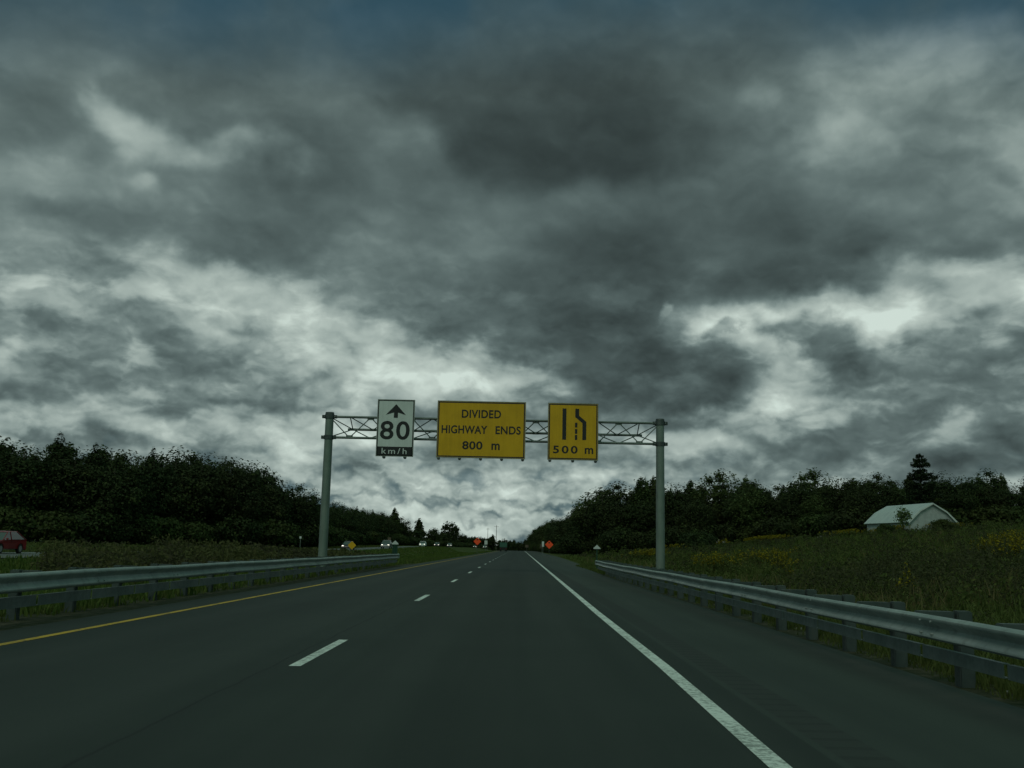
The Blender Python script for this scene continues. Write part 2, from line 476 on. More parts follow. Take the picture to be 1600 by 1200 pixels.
M['bloom'] = mat('goldenrod_bloom', (.35, .24, .01), .8, spec=.1, fn=leafy((.30, .22, .012), (.16, .145, .016), (.22, .175, .014), .2))
M['leaf_dark'] = mat('dark_leaves', (.03, .04, .015), .75, spec=.12, fn=leafy((.025, .041, .017), (.041, .057, .021), (.038, .044, .018), .2))
M['leaf_mid'] = mat('mid_green_leaves', (.04, .06, .02), .75, spec=.12, fn=leafy((.038, .064, .020), (.064, .088, .027), (.064, .074, .024), .25))
M['leaf_light'] = mat('light_green_leaves', (.06, .09, .03), .75, spec=.12, fn=leafy((.075, .125, .042), (.125, .165, .058), (.10, .14, .05), .3))
M['needle'] = mat('pine_needles', (.02, .03, .016), .75, spec=.12, fn=leafy((.022, .038, .019), (.038, .054, .024), (.032, .04, .02), .1))
M['bark'] = mat('tree_bark', (.05, .04, .03), .9, spec=.1, fn=mottled((.030, .026, .021), (.075, .066, .054), 6, 5, .35, .65, .5))
def _galv(c0, c1, sc=3.0):
    def fn(t, p):
        v = coords(t)
        n = t.noise(v, sc, 5, .6, dim='3D'); n2 = t.noise(v, sc * 9, 3, .6, dim='3D')
        st = t.noise(t.add('ShaderNodeVectorMath', {0: v, 1: (6, 6, .6)}, operation='MULTIPLY').outputs[0], 1.2, 4, .6, dim='3D')
        c = t.mixc(t.rng(n, .35, .65), (*c0, 1), (*c1, 1))
        c = t.mixc(t.m('MULTIPLY', t.rng(st, .5, .72), .35), c, (.10, .095, .08, 1))
        t.l.new(c, p.inputs['Base Color'])
        t.l.new(t.rng(n2, .3, .7, .42, .62), p.inputs['Roughness'])
    return fn
M['steel'] = mat('galvanised_post_steel', (.2, .22, .21), .5, .25, fn=_galv((.150, .185, .163), (.190, .225, .200), 1.2))
M['truss'] = mat('galvanised_truss_steel', (.16, .18, .17), .5, .3, fn=_galv((.11, .135, .125), (.16, .185, .17), 2))
M['rail'] = mat('galvanised_rail_steel', (.4, .42, .41), .5, .35, fn=_galv((.25, .29, .28), (.34, .375, .36), 1.5))
M['railpost'] = mat('weathered_rail_post', (.12, .13, .13), .75, 0, spec=.2, fn=_galv((.042, .058, .056), (.066, .083, .080), 2.5))
M['rub'] = mat('galvanised_rub_rail', (.15, .17, .165), .55, .3, fn=_galv((.10, .125, .122), (.16, .185, .18), 2))
M['darkmetal'] = mat('dark_clamp_steel', (.07, .08, .08), .55, .4, fn=_galv((.05, .06, .06), (.09, .1, .1), 4))
def _sheet(c0, c1):
    def fn(t, p):
        v = coords(t)
        n = t.noise(v, .9, 4, .55, dim='3D')
        st = t.noise(t.add('ShaderNodeVectorMath', {0: v, 1: (9, 9, .5)}, operation='MULTIPLY').outputs[0], 1, 4, .6, dim='3D')
        f = t.m('ADD', t.m('MULTIPLY', n, .6), t.m('MULTIPLY', st, .4))
        t.l.new(t.mixc(t.rng(f, .36, .64), (*c0, 1), (*c1, 1)), p.inputs['Base Color'])
    return fn
M['sign_yellow'] = mat('yellow_sign_sheeting', (.6, .33, .01), .5, spec=.3, fn=_sheet((.54, .30, .006), (.64, .36, .008)))
M['sign_white'] = mat('white_sign_sheeting', (.6, .62, .6), .5, spec=.3, fn=_sheet((.55, .57, .56), (.64, .66, .65)))
M['sign_black'] = mat('black_sign_film', (.02, .02, .022), .55, spec=.3, fn=_sheet((.017, .017, .018), (.026, .026, .028)))
M['sign_orange'] = mat('fluorescent_orange_sheeting', (.9, .1, .03), .5, spec=.2, fn=_sheet((.92, .085, .025), (1.0, .115, .035)))
M['sign_frame'] = mat('sign_edge_metal', (.3, .31, .29), .5, .4, fn=_galv((.2, .21, .19), (.3, .31, .28), 3))
M['sign_green'] = mat('green_marker_sheeting', (.02, .06, .04), .6, spec=.2, fn=_sheet((.015, .05, .033), (.022, .065, .044)))
M['barn_roof'] = mat('pale_metal_roof', (.4, .42, .42), .5, .1)
def _roof(t, p):
    v = coords(t); x, y, z = t.add('ShaderNodeSeparateXYZ', {0: v}).outputs
    seam = t.rng(t.m('SINE', t.m('MULTIPLY', y, 2 * math.pi / .6)), .90, 1.0)
    n = t.noise(t.add('ShaderNodeVectorMath', {0: v, 1: (.6, 3, .6)}, operation='MULTIPLY').outputs[0], .8, 5, .6, dim='3D')
    c = t.mixc(t.rng(n, .35, .65), (.45, .49, .49, 1), (.56, .60, .585, 1))
    c = t.mixc(t.m('MULTIPLY', seam, .35), c, (.2, .22, .22, 1))
    c = t.mixc(t.m('MULTIPLY', t.rng(n, .6, .75), .4), c, (.22, .16, .10, 1))
    t.l.new(c, p.inputs['Base Color']); bump(t, p, seam, .4, .04)
_roof(NT(M['barn_roof'].node_tree), M['barn_roof'].node_tree.nodes['Principled BSDF'])
def _boards(c0, c1, axis):
    def fn(t, p):
        v = coords(t); s = t.add('ShaderNodeSeparateXYZ', {0: v}).outputs
        q = t.m('FRACT', t.m('MULTIPLY', s[axis], 5.0))
        gapm = t.rng(q, .10, .02)
        n = t.noise(v, 1.4, 5, .6, dim='3D')
        c = t.mixc(t.rng(n, .35, .65), (*c0, 1), (*c1, 1))
        t.l.new(t.mixc(t.m('MULTIPLY', gapm, .6), c, (.05, .05, .05, 1)), p.inputs['Base Color'])
        bump(t, p, gapm, .4, -.03)
    return fn
M['barn_wall'] = mat('grey_barn_boards', (.3, .32, .32), .8, spec=.2, fn=_boards((.34, .365, .365), (.43, .455, .45), 2))
M['barn_trim'] = mat('white_barn_trim', (.55, .57, .56), .7, fn=_sheet((.48, .5, .5), (.6, .62, .6)))
M['barn_dark'] = mat('dark_barn_opening', (.03, .03, .03), .8)
M['carred'] = mat('red_car_paint', (.30, .008, .012), .28, .1, fn=_sheet((.19, .007, .010), (.24, .009, .012)))
M['carblack'] = mat('black_car_paint', (.02, .02, .022), .3, .1, fn=_sheet((.016, .016, .018), (.024, .024, .026)))
M['cargrey'] = mat('grey_car_paint', (.2, .21, .21), .3, .4, fn=_sheet((.18, .19, .19), (.23, .24, .24)))
M['carwhite'] = mat('white_car_paint', (.6, .62, .6), .3, .05, fn=_sheet((.56, .58, .57), (.64, .66, .64)))
M['cargreen'] = mat('dull_green_truck_paint', (.03, .10, .07), .45, fn=_sheet((.028, .095, .066), (.04, .12, .085)))
M['glass'] = mat('tinted_car_glass', (.03, .04, .04), .06, spec=.8, fn=_sheet((.028, .036, .036), (.04, .05, .05)))
M['rubber'] = mat('tyre_rubber', (.015, .015, .015), .85, fn=_sheet((.013, .013, .013), (.02, .02, .02)))
M['rim'] = mat('wheel_rim_alloy', (.35, .36, .36), .35, .7, fn=_sheet((.3, .31, .31), (.4, .41, .41)))
M['tail'] = mat('red_tail_lens', (.25, .01, .01), .2, fn=_sheet((.22, .008, .008), (.3, .012, .012)))
M['lens'] = mat('clear_lamp_lens', (.5, .52, .5), .15, fn=_sheet((.45, .47, .45), (.55, .57, .55)))
M['plate'] = mat('licence_plate', (.6, .6, .6), .5, fn=_sheet((.55, .55, .55), (.65, .65, .65)))
def _lamp(t, p):
    p.inputs['Emission Color'].default_value = (1.0, .93, .78, 1)
    p.inputs['Emission Strength'].default_value = 2.6
M['lit'] = mat('lit_headlamp', (.8, .8, .75), .2, fn=_lamp)
M['wood'] = mat('utility_pole_wood', (.08, .065, .05), .9, fn=mottled((.055, .045, .036), (.11, .09, .07), 3, 5))
M['brownsign'] = mat('brown_sign_back', (.1, .075, .05), .6, fn=_sheet((.09, .068, .046), (.12, .088, .06)))
M['stone'] = mat('pale_field_stone', (.2, .2, .18), .85, fn=mottled((.13, .13, .115), (.28, .27, .24), 7, 5, .35, .65, .5))

# ------------------------------------------------------------------ terrain
def sst(a, b, v):
    t = np.clip((np.asarray(v, float) - a) / (b - a), 0, 1)
    return t * t * (3 - 2 * t)
def road_z(y):
    y = np.asarray(y, float)
    return -.30 * (np.clip(y - 430, 0, 520) / 100) ** 2
def line_x(y):  return np.interp(y, [-60, 5.5, 11, 20], [1.535, 1.545, 1.612, 1.62]) + .0052 * (np.clip(np.asarray(y, float), 20, 900) - 20)          # painted right edge
def edge_x(y):  return np.interp(y, [-100, 50, 58, 72, 140, 505, 900], [4.22, 4.22, 4.4, 5.05, 6.3, 9.6, 12])
def joint_x(y): return 1.93 + .0052 * (np.clip(np.asarray(y, float), 20, 900) - 20)
def opp_x(y):   return -32.8 + 4.4 * sst(95, 230, y) + 6 * sst(300, 800, y)                 # opposite carriageway centre
def opp_z(y):   return .08 + .95 * sst(120, 330, y) + road_z(y) * .8
def ripple(x, y):
    return (np.sin(x * .21 + 1.3) * np.sin(y * .17 + .4) * .5 + np.sin(x * .53 + y * .31) * .25 + np.sin(x * .9 - y * .77 + 2) * .14)
def gz(x, y):
    x = np.asarray(x, float); y = np.asarray(y, float)
    rz = road_z(y)
    ex = edge_x(y)
    # right: shallow ditch, then a bank that climbs to the wood and the barn
    dx = x - ex
    bank = np.interp(dx, [0, .5, 3.0, 6, 14, 21, 34, 56, 100, 220, 3000], [0, -.06, -.30, -.05, .75, 1.35, 2.9, 4.9, 6.3, 8, 14])
    bank *= np.interp(y, [-60, 30, 120, 230, 500, 900], [.55, .9, 1.0, .95, .6, .3])
    rgt = rz - .05 + bank + ripple(x, y) * .22 * sst(2.5, 9, dx)
    # left: verge, median ditch, opposite carriageway, field
    ox = opp_x(y); oz = opp_z(y)
    lx = -6.85
    half = 5.2
    t1 = sst(-9.0, -14.5, x); 
    med = rz - .05 - .10 * sst(lx, -8.4, x) - .55 * t1
    t2 = sst(ox + half + 5.5, ox + half, x)
    lft = med * (1 - t2) + (oz - .04) * t2
    t3 = sst(ox - half - 1, ox - half - 6, x)
    lft = lft + t3 * (.05 + .012 * np.clip(ox - half - x, 0, 400)) + ripple(x, y) * .12 * (sst(-10, -16, x) * (1 - t2) + t3)
    mid = rz - .06
    return np.where(x > ex, rgt, np.where(x < lx, lft, mid))

def lines(*segs):
    r = []
    for a, b, st in segs: r += list(np.arange(a, b, st))
    r.append(segs[-1][1])
    return np.array(sorted(set(np.round(r, 3))))
gx = lines((-2500, -400, 150), (-400, -120, 20), (-120, -48, 4), (-48, -12, 1.2), (-12, -6, .4), (-6, 4.4, 2.6), (4.4, 14, .4), (14, 70, 1.4), (70, 160, 6), (160, 400, 24), (400, 2500, 150))
gy = lines((-80, 4, 6), (4, 80, 1.5), (80, 260, 4), (260, 1000, 14), (1000, 4000, 150))
GX, GY = np.meshgrid(gx, gy, indexing='ij')
GZ = gz(GX, GY)
nx, ny = GX.shape
me = bpy.data.meshes.new('ground')
idx = np.arange(nx * ny).reshape(nx, ny)
fc = np.stack([idx[:-1, :-1], idx[1:, :-1], idx[1:, 1:], idx[:-1, 1:]], -1).reshape(-1, 4)
me.from_pydata(np.stack([GX, GY, GZ], -1).reshape(-1, 3).tolist(), [], fc.tolist())
me.polygons.foreach_set('use_smooth', [True] * len(fc))
tag(link_mesh('ground', me, M['ground']), kind='structure')

def ribbon(name, m_, fa, fb, ys, dz, crown=None, za=None, kind='structure'):
    """a strip of surface between two edge curves"""
    zf = za or road_z
    vs = []
    for y in ys: vs += [(float(fa(y)), y, float(zf(y)) + dz), (float(fb(y)), y, float(zf(y)) + dz)]
    fs = [(2 * i, 2 * i + 1, 2 * i + 3, 2 * i + 2) for i in range(len(ys) - 1)]
    me = bpy.data.meshes.new(name); me.from_pydata(vs, [], fs)
    me.polygons.foreach_set('use_smooth', [True] * len(fs))
    return tag(link_mesh(name, me, m_), kind=kind)
ys = list(lines((-60, 120, 6), (120, 960, 12)))
K = lambda v: (lambda y: v)
ribbon('highway_road', M['lane'], K(-6.75), joint_x, ys, 0.0)
ribbon('road_shoulder', M['shoulder'], joint_x, edge_x, ys, -.004)
ribbon('left_gravel_verge', M['verge'], K(-8.0), K(-6.75), list(lines((-20, 70, 3))), -.012)
ribbon('right_gravel_verge', M['verge'], lambda y: edge_x(y) - .02, lambda y: edge_x(y) + .55 , list(lines((-20, 64, 3))), -.022)
ribbon('yellow_edge_line', M['yellow_line'], K(-5.94), K(-5.82), ys, .004)
ribbon('white_edge_line', M['white_line'], lambda y: line_x(y) - .068, lambda y: line_x(y) + .068, list(lines((-60, 0, 6), (0, 24, 1), (24, 120, 6), (120, 960, 12))), .004)
for k in range(-1, 40):
    y0 = 10.32 + 12.5 * k
    ribbon('lane_dash', M['white_line'], K(-2.26), K(-2.14), [y0, y0 + 1.5, y0 + 2.9], .004)
yo = list(lines((-20, 960, 10)))
ribbon('opposite_road', M['oldroad'], lambda y: opp_x(y) - 5.2, lambda y: opp_x(y) + 5.2, yo, .02, za=opp_z)
ribbon('opposite_edge_line', M['white_line'], lambda y: opp_x(y) - 3.9, lambda y: opp_x(y) - 3.78, yo, .026, za=opp_z)
ribbon('opposite_edge_line', M['yellow_line'], lambda y: opp_x(y) + 3.6, lambda y: opp_x(y) + 3.72, yo, .026, za=opp_z)

# ------------------------------------------------------------------ overhead sign gantry
GYY = 50.0
XL, XR = -9.56, 7.16
ZT, ZB, ZM = 7.58, 6.53, 7.06
gan = thing('sign_gantry', 'grey steel sign gantry spanning both lanes on two tall round posts', 'gantry', (0, GYY, 0))
for sx in (XL, XR):
    zb = float(gz(sx, GYY)) - .1
    p = MB().tube([(sx, 0, zb), (sx, 0, 7.72)], [.225, .205], 24).build('post', M['steel'], gan)
    MB().tube([(sx, 0, 7.70), (sx, 0, 7.80)], [.225, .215], 24).build('post_cap', M['darkmetal'], p)
    MB().tube([(sx, 0, zb), (sx, 0, zb + .16)], .36, 20).build('base_flange', M['darkmetal'], p)
    for zc in (ZT, ZB):
        b = MB()
        b.tube([(sx, 0, zc - .10), (sx, 0, zc + .10)], .248, 20)
        for s in (-1, 1):
            b.box((sx + s * .30, 0, zc), (.16, .10, .17), bev=.01)
            b.tube([(sx + s * .33, -.13, zc + .03), (sx + s * .33, .13, zc + .03)], .028, 8)
            b.tube([(sx + s * .27, -.13, zc - .04), (sx + s * .27, .13, zc - .04)], .028, 8)
        b.build('clamp', M['darkmetal'], gan)
NJ = 16
jx = [XL + (XR - XL) * j / NJ for j in range(NJ + 1)]
T_ = lambda j: Vector((jx[j], 0, ZT)); B_ = lambda j: Vector((jx[j], 0, ZB)); A_ = lambda j: Vector((jx[j], .95, ZM))
MB().tube([(XL - .30, 0, ZT), (XR + .30, 0, ZT)], .062, 12).build('chord', M['truss'], gan)
MB().tube([(XL - .30, 0, ZB), (XR + .30, 0, ZB)], .062, 12).build('chord', M['truss'], gan)
MB().tube([(jx[1] - .25, .95, ZM), (jx[15] + .25, .95, ZM)], .062, 12).build('chord', M['truss'], gan)
def brace(a, b):
    MB().tube([a, b], .027, 8).build('brace', M['truss'], gan)
for j in range(NJ):
    brace(T_(j) if j % 2 == 0 else B_(j), B_(j + 1) if j % 2 == 0 else T_(j + 1))
    if 1 <= j < 15:
        brace(T_(j) if j % 2 else A_(j), A_(j + 1) if j % 2 else T_(j + 1))
        brace(A_(j) if j % 2 else B_(j), B_(j + 1) if j % 2 else A_(j + 1))
for j, e in ((1, 0), (15, 16)):
    brace(A_(j), T_(e)); brace(A_(j), B_(e)); brace(A_(j), T_(j))
for j in range(1, NJ):
    pt = T_(j) if j % 2 == 0 else B_(j)
    MB().box(pt + Vector((0, 0, -.07 if j % 2 == 0 else .07)), (.34, .02, .12)).build('gusset_plate', M['truss'], gan)
    MB().box(A_(j), (.30, .05, .13)).build('gusset_plate', M['truss'], gan)

def text_mesh(body, w, h, cx, cz, y, weight=0.0, space=1.0, depth=.006):
    """lettering fitted to a width and height, standing upright and facing the traffic (-Y)"""
    cu = bpy.data.curves.new('lettering', 'FONT')
    cu.body = body; cu.offset = weight; cu.space_character = space; cu.resolution_u = 6
    cu.align_x = 'CENTER'
    tmp = bpy.data.objects.new('lettering', cu); COL.objects.link(tmp)
    dg = bpy.context.evaluated_depsgraph_get(); dg.update()
    me = bpy.data.meshes.new_from_object(tmp.evaluated_get(dg))
    bpy.data.objects.remove(tmp); bpy.data.curves.remove(cu)
    co = np.empty(len(me.vertices) * 3, np.float32); me.vertices.foreach_get('co', co); co = co.reshape(-1, 3)
    lo, hi = co.min(0), co.max(0)
    q = np.empty_like(co)
    q[:, 0] = (co[:, 0] - (lo[0] + hi[0]) / 2) / (hi[0] - lo[0]) * w + cx
    q[:, 2] = (co[:, 1] - (lo[1] + hi[1]) / 2) / (hi[1] - lo[1]) * h + cz
    q[:, 1] = y - depth
    me.vertices.foreach_set('co', q.ravel()); me.update()
    me.materials.clear()
    return me
def flat(polys, y, depth=.006):
    b = MB()
    for p in polys: b.prism(p, 1, y - depth, y - depth / 2)
    return b
def rect(cx, cz, w, h): return [(cx - w / 2, cz - h / 2), (cx + w / 2, cz - h / 2), (cx + w / 2, cz + h / 2), (cx - w / 2, cz + h / 2)]
def ring(w, h, z0, inset, width, y, name, m_, root):
    b = MB()
    W_, H_ = w - 2 * inset, h - 2 * inset
    zc = z0 + h / 2
    for p in (rect(0, zc + H_ / 2 - width / 2, W_, width), rect(0, zc - H_ / 2 + width / 2, W_, width),
              rect(-W_ / 2 + width / 2, zc, width, H_ - 2 * width), rect(W_ / 2 - width / 2, zc, width, H_ - 2 * width)):
        b.prism(p, 1, y - .004, y - .001)
    return b.build(name, m_, root)
def big_sign(name, label, x0, x1, face, nb):
    w = x1 - x0; h = 2.85; z0 = 5.55
    t = thing(name, label, 'sign', ((x0 + x1) / 2, 49.15, 0))
    MB().box((0, 0, z0 + h / 2), (w, .04, h), bev=.006).build('panel', face, t)
    ring(w, h, z0, 0.0, .035, -.02, 'edge_strip', M['sign_frame'], t)
    for k in range(nb):
        x = (k / (nb - 1) - .5) * (w - .25) if nb > 2 else (k - .5) * w * .56
        MB().box((x, .075, z0 + h / 2 - .09), (.10, .11, h + .02)).box((x, .02, z0 - .035), (.15, .13, .07)).build('mounting_bracket', M['darkmetal'], t)
        MB().box((x, .42, 7.06), (.08, .60, .08)).build('mounting_arm', M['darkmetal'], t)
    return t, z0 + h
# speed sign
sg, zt = big_sign('speed_sign', 'tall white 80 km/h speed sign with up arrow on the gantry', -7.03, -5.17, M['sign_white'], 2)
ring(1.86, 2.85, 5.55, .035, .045, -.02, 'border', M['sign_black'], sg)
yy = -.02
flat([[(0, zt - .235), (.50, zt - .775), (.10, zt - .655), (.10, zt - .92), (-.10, zt - .92), (-.10, zt - .655), (-.50, zt - .775)]], yy).build('arrow', M['sign_black'], sg)
link_mesh('number', text_mesh('80', 1.47, .93, -.02, zt - 1.545, yy, .016, 1.12), M['sign_black'], sg)
flat([rect(0, zt - 2.585, 1.74, .445)], yy, .004).build('unit_panel', M['sign_black'], sg)
link_mesh('unit_lettering', text_mesh('km/h', 1.24, .29, -.02, zt - 2.575, yy - .004, .004, 1.35), M['sign_white'], sg)
# divided highway ends
sg, zt = big_sign('warning_sign', 'wide yellow sign reading DIVIDED HIGHWAY ENDS 800 m on the gantry', -4.04, .37, M['sign_yellow'], 5)
ring(4.41, 2.85, 5.55, .05, .055, -.02, 'border', M['sign_black'], sg)
link_mesh('lettering', text_mesh('DIVIDED', 1.95, .41, -.01, zt - .645, yy, .022, 1.06), M['sign_black'], sg)
for word, w_, h_, c_, z_ in (('HIGHWAY', 2.27, .41, -.835, 1.435), ('ENDS', 1.25, .41, 1.335, 1.435), ('800', 1.0, .41, -.42, 2.215), ('m', .41, .32, .73, 2.26)):
    link_mesh('lettering', text_mesh(word, w_, h_, c_, zt - z_, yy, .022, 1.06), M['sign_black'], sg)
# lane ends
sg, zt = big_sign('lane_ends_sign', 'yellow right lane ends sign reading 500 m on the gantry', 1.465, 3.975, M['sign_yellow'], 3)
ring(2.51, 2.85, 5.55, .05, .055, -.02, 'border', M['sign_black'], sg)
hw = .095
flat([rect(-.435, zt - 1.06, .19, 1.56)], yy).build('lane_symbol', M['sign_black'], sg)
flat([[(.20 - hw, zt - .28), (.20 - hw, zt - .70), (.56 - hw, zt - 1.0), (.56 - hw, zt - 1.84), (.56 + hw, zt - 1.84), (.56 + hw, zt - .93), (.20 + hw, zt - .63), (.20 + hw, zt - .28)],
      ], yy).build('lane_symbol', M['sign_black'], sg)
flat([rect(.155, zt - 1.10, .115, .24), rect(.155, zt - 1.415, .115, .24), rect(.155, zt - 1.715, .115, .25)], yy).build('lane_symbol', M['sign_black'], sg)
for word, w_, h_, c_, z_ in (('500', 1.22, .385, -.375, 2.33), ('m', .42, .30, .80, 2.373)):
    link_mesh('lettering', text_mesh(word, w_, h_, c_, zt - z_, yy, .022, 1.3), M['sign_black'], sg)

# ------------------------------------------------------------------ guardrails
def w_beam(side, zt, zb):
    """cross-section of a W-beam rail; side=+1: its face looks towards -X"""
    h = zt - zb; s = -side
    out = [(-.01, .02), (.02, 0), (.058, .03), (.084, .10), (.086, .19), (.066, .29), (.018, .40), (.006, .50), (.022, .59), (.062, .71), (.078, .79), (.078, .88), (.05, .97), (.005, 1)]
    f = [(s * a, zt - b * h) for a, b in out]
    bk = [(s * (a - .006), zt - b * h) for a, b in reversed(out)]
    return f + bk
def guardrail(label, xf, side, y0, y1, zt, zb, rt, rb, xp, step, ptop, group, flare=0.0, ph=0.0):
    t = thing('guardrail', label, 'guardrail', (0, 0, 0), 0, group)
    def X(y): return xf + side * flare * max(0, (y - (y1 - 14)) / 14) ** 2
    prof = w_beam(side, zt, zb)
    ysr = [y0 + (y1 - y0) * k / 40 for k in range(41)]
    def sweep(pr, n, m_, dx=0):
        b = MB()
        b.loft([[(X(y) + a + dx, y, z + .006 * math.sin(y * .8)) for a, z in pr] for y in ysr])
        return b.build(n, m_, t, 50)
    d = xp - xf
    # terminal plate
    MB().box((X(y1) + side * -.04, y1, (zt + zb) / 2), (.12, .10, zt - zb + .02), bev=.02).build('end_plate', M['rail'], t)
    # splice bolts at every lap
    bo = MB()
    bo.loft([[(X(y) + a, y, z + .006 * math.sin(y * .8)) for a, z in prof] for y in ysr])
    y = y0 + 1
    while y < min(y1, 40):
        for dz in (.25, .75):
            for q in (-.12, .12):
                bo.tube([(X(y) - side * .07, y + q, zb + (zt - zb) * dz + .01), (X(y) - side * .095, y + q, zb + (zt - zb) * dz + .01)], .012, 6)
        y += 3.81
    bo.build('rail', M['rail'], t, 50)
    # rub rail: a channel below, in lengths between the posts
    c = [(0, rt), (-side * .055, rt), (-side * .055, rb), (0, rb), (0, rb + .008), (-side * .047, rb + .008), (-side * .047, rt - .008), (0, rt - .008)]
    y = y0 + ph
    n = 0
    while y < y1:
        ye = min(y + step, y1)
        xa, xb = X(y) + d * .22, X(ye) + d * .22
        b = MB()
        b.loft([[(xa + a, y + .035, z) for a, z in c], [(xb + a, ye - .035, z) for a, z in c]], smooth=False)
        b.build('rub_rail', M['rub'], t)
        zg = float(gz(xp, y)) - .25
        wob = (random.random() - .5) * .03
        MB().box((X(y) + d + side * .04, y + wob, (ptop + zg) / 2), (.15, .14, ptop - zg), bev=.012).build('post', M['railpost'], t)
        dd = abs(d) - .02
        MB().box((X(y) + side * (dd / 2 - .02), y + wob, (ptop + zb) / 2), (dd - .04, .13, ptop - zb - .012), bev=.01).build('blockout', M['railpost'], t)
        y += step; n += 1
    return t
guardrail('steel guardrail with block posts running beside the right shoulder', 3.95, 1, 1.0, 52.2, .672, .445, .374, .255, 4.36, 1.70, .70, 'guardrails along the highway', .25, .55)
guardrail('steel guardrail along the grassy median left of the yellow line', -7.20, -1, 5.0, 61.7, .715, .435, .37, .21, -7.52, 1.95, .735, 'guardrails along the highway', 0, .6)

# ------------------------------------------------------------------ small roadside signs and markers
def marker(x, y, ztop, label, wide):
    zg = float(gz(x, y))
    t = thing('marker_post', label, 'marker post', (x, y, zg), 0, 'peaked markers at the guardrail ends')
    H_ = ztop - zg
    MB().box((0, 0, (H_ - .2) / 2 - .1), (.07, .07, H_ - .2 + .2)).build('post', M['sign_green'], t)
    MB().prism([(-.21, H_ - .24), (.21, H_ - .24), (.19, H_ - .18), (0, H_), (-.19, H_ - .18)], 1, -.05, .05).build('peaked_cap', M['sign_white'], t)
    if wide:
        MB().box((0, .03, H_ - .22 - .30), (.32, .03, .60), bev=.008).build('panel', M['sign_green'], t)
    return t
marker(4.82, 60, 1.50, 'slim green marker post with white peaked cap beyond the right guardrail end', False)
marker(-7.5, 62.6, 1.52, 'green marker board with white peaked cap at the left guardrail end', True)
def diamond(x, y, zc, half, m_, label, cat='sign', group=None, legs=False, sym=True, name='diamond_sign'):
    zg = float(gz(x, y))
    t = thing(name, label, cat, (x, y, 0), 0, group)
    r = .06
    pts = []
    for k in range(4):
        a = math.pi / 2 * k
        for q in (-1, 1):
            aa = a + q * math.radians(4); pts.append((half * .98 * math.cos(aa), zc + half * .98 * math.sin(aa)))
    MB().prism(pts, 1, -.012, .012).build('panel', m_, t)
    if sym:
        if legs:   # black work symbol in the upper half
            MB().prism([(-.17, zc + .50 * half), (0, zc + .72 * half), (.17, zc + .50 * half), (.10, zc + .30 * half), (-.10, zc + .30 * half)], 1, -.018, -.0125).build('symbol', M['sign_black'], t)
        else:
            MB().prism([(-.08, zc - .3), (.08, zc - .3), (.08, zc + .12), (.2, zc + .12), (0, zc + .34), (-.2, zc + .12), (-.08, zc + .12)], 1, -.018, -.0125).build('symbol', M['sign_black'], t)
    if legs:
        MB().box((0, .04, (zc + zg) / 2 + .1), (.05, .04, zc - zg)).build('mast', M['darkmetal'], t)
        for s in (-1, 1):
            MB().tube([(0, .05, zg + .35), (s * .55, .35 * s, zg + .02)], .02, 6).build('leg', M['darkmetal'], t)
            MB().tube([(0, .05, zg + .35), (s * .55, -.35 * s, zg + .02)], .02, 6).build('leg', M['darkmetal'], t)
    else:
        MB().box((0, .04, (zc + zg) / 2), (.09, .06, zc - zg + .3)).build('post', M['steel'], t)
    return t
diamond(-6.9, 180, 2.22, .66, M['sign_orange'], 'orange diamond work sign with black symbol left of the road', group='orange work signs', legs=True)
diamond(5.45, 165, 1.86, .66, M['sign_orange'], 'orange diamond work sign beside the right shoulder by the wood', group='orange work signs', legs=True)
diamond(-25.7, 158, 1.08, .64, M['sign_yellow'], 'amber diamond warning sign in the median right of the left gantry post', sym=False)
def plate(x, y, zc, w, h, m_, label, cat='sign', lean=0):
    zg = float(gz(x, y))
    t = thing('road_sign', label, cat, (x, y, 0), lean)
    MB().box((0, 0, zc), (w, .025, h), bev=.006).build('panel', m_, t)
    MB().box((0, .045, (zc + zg) / 2), (.07, .06, zc - zg + h * .5)).build('post', M['steel'], t)
    return t
plate(5.5, 205, 2.1, .42, 1.05, M['sign_white'], 'slim white sign just left of the right orange diamond')
plate(4.6, 420, 2.0, 1.3, 1.1, M['brownsign'], 'dim brown sign at the far end of the white edge line')
plate(8.4, 330, 1.9, 1.0, 1.3, M['brownsign'], 'dim brown sign under the right hand wood far ahead')
plate(-12.5, 420, 3.2, 1.2, 1.6, M['sign_white'], 'pale far sign between the oncoming headlamps and the green truck')
plate(-36.5, 290, 3.0, .9, .9, M['brownsign'], 'small dull sign across the opposite road behind the grey car')
plate(-36.4, 170, 2.2, .35, .35, M['sign_white'], 'tiny white sign on a post left of the amber diamond')
for x, y, h, lab in ((-10.2, 520, 13.0, 'nearer wooden utility pole rising behind the green truck'), (-18, 640, 13.5, 'farther thin utility pole left of the other pole')):
    zg = float(gz(x, y))
    t = thing('utility_pole', lab, 'pole', (x, y, zg), 0, 'utility poles far ahead')
    MB().tube([(0, 0, -.3), (0, 0, h)], [.17, .11], 10).build('pole', M['wood'], t)
    MB().box((0, -.12, h - .7), (2.3, .1, .12)).build('crossarm', M['wood'], t)

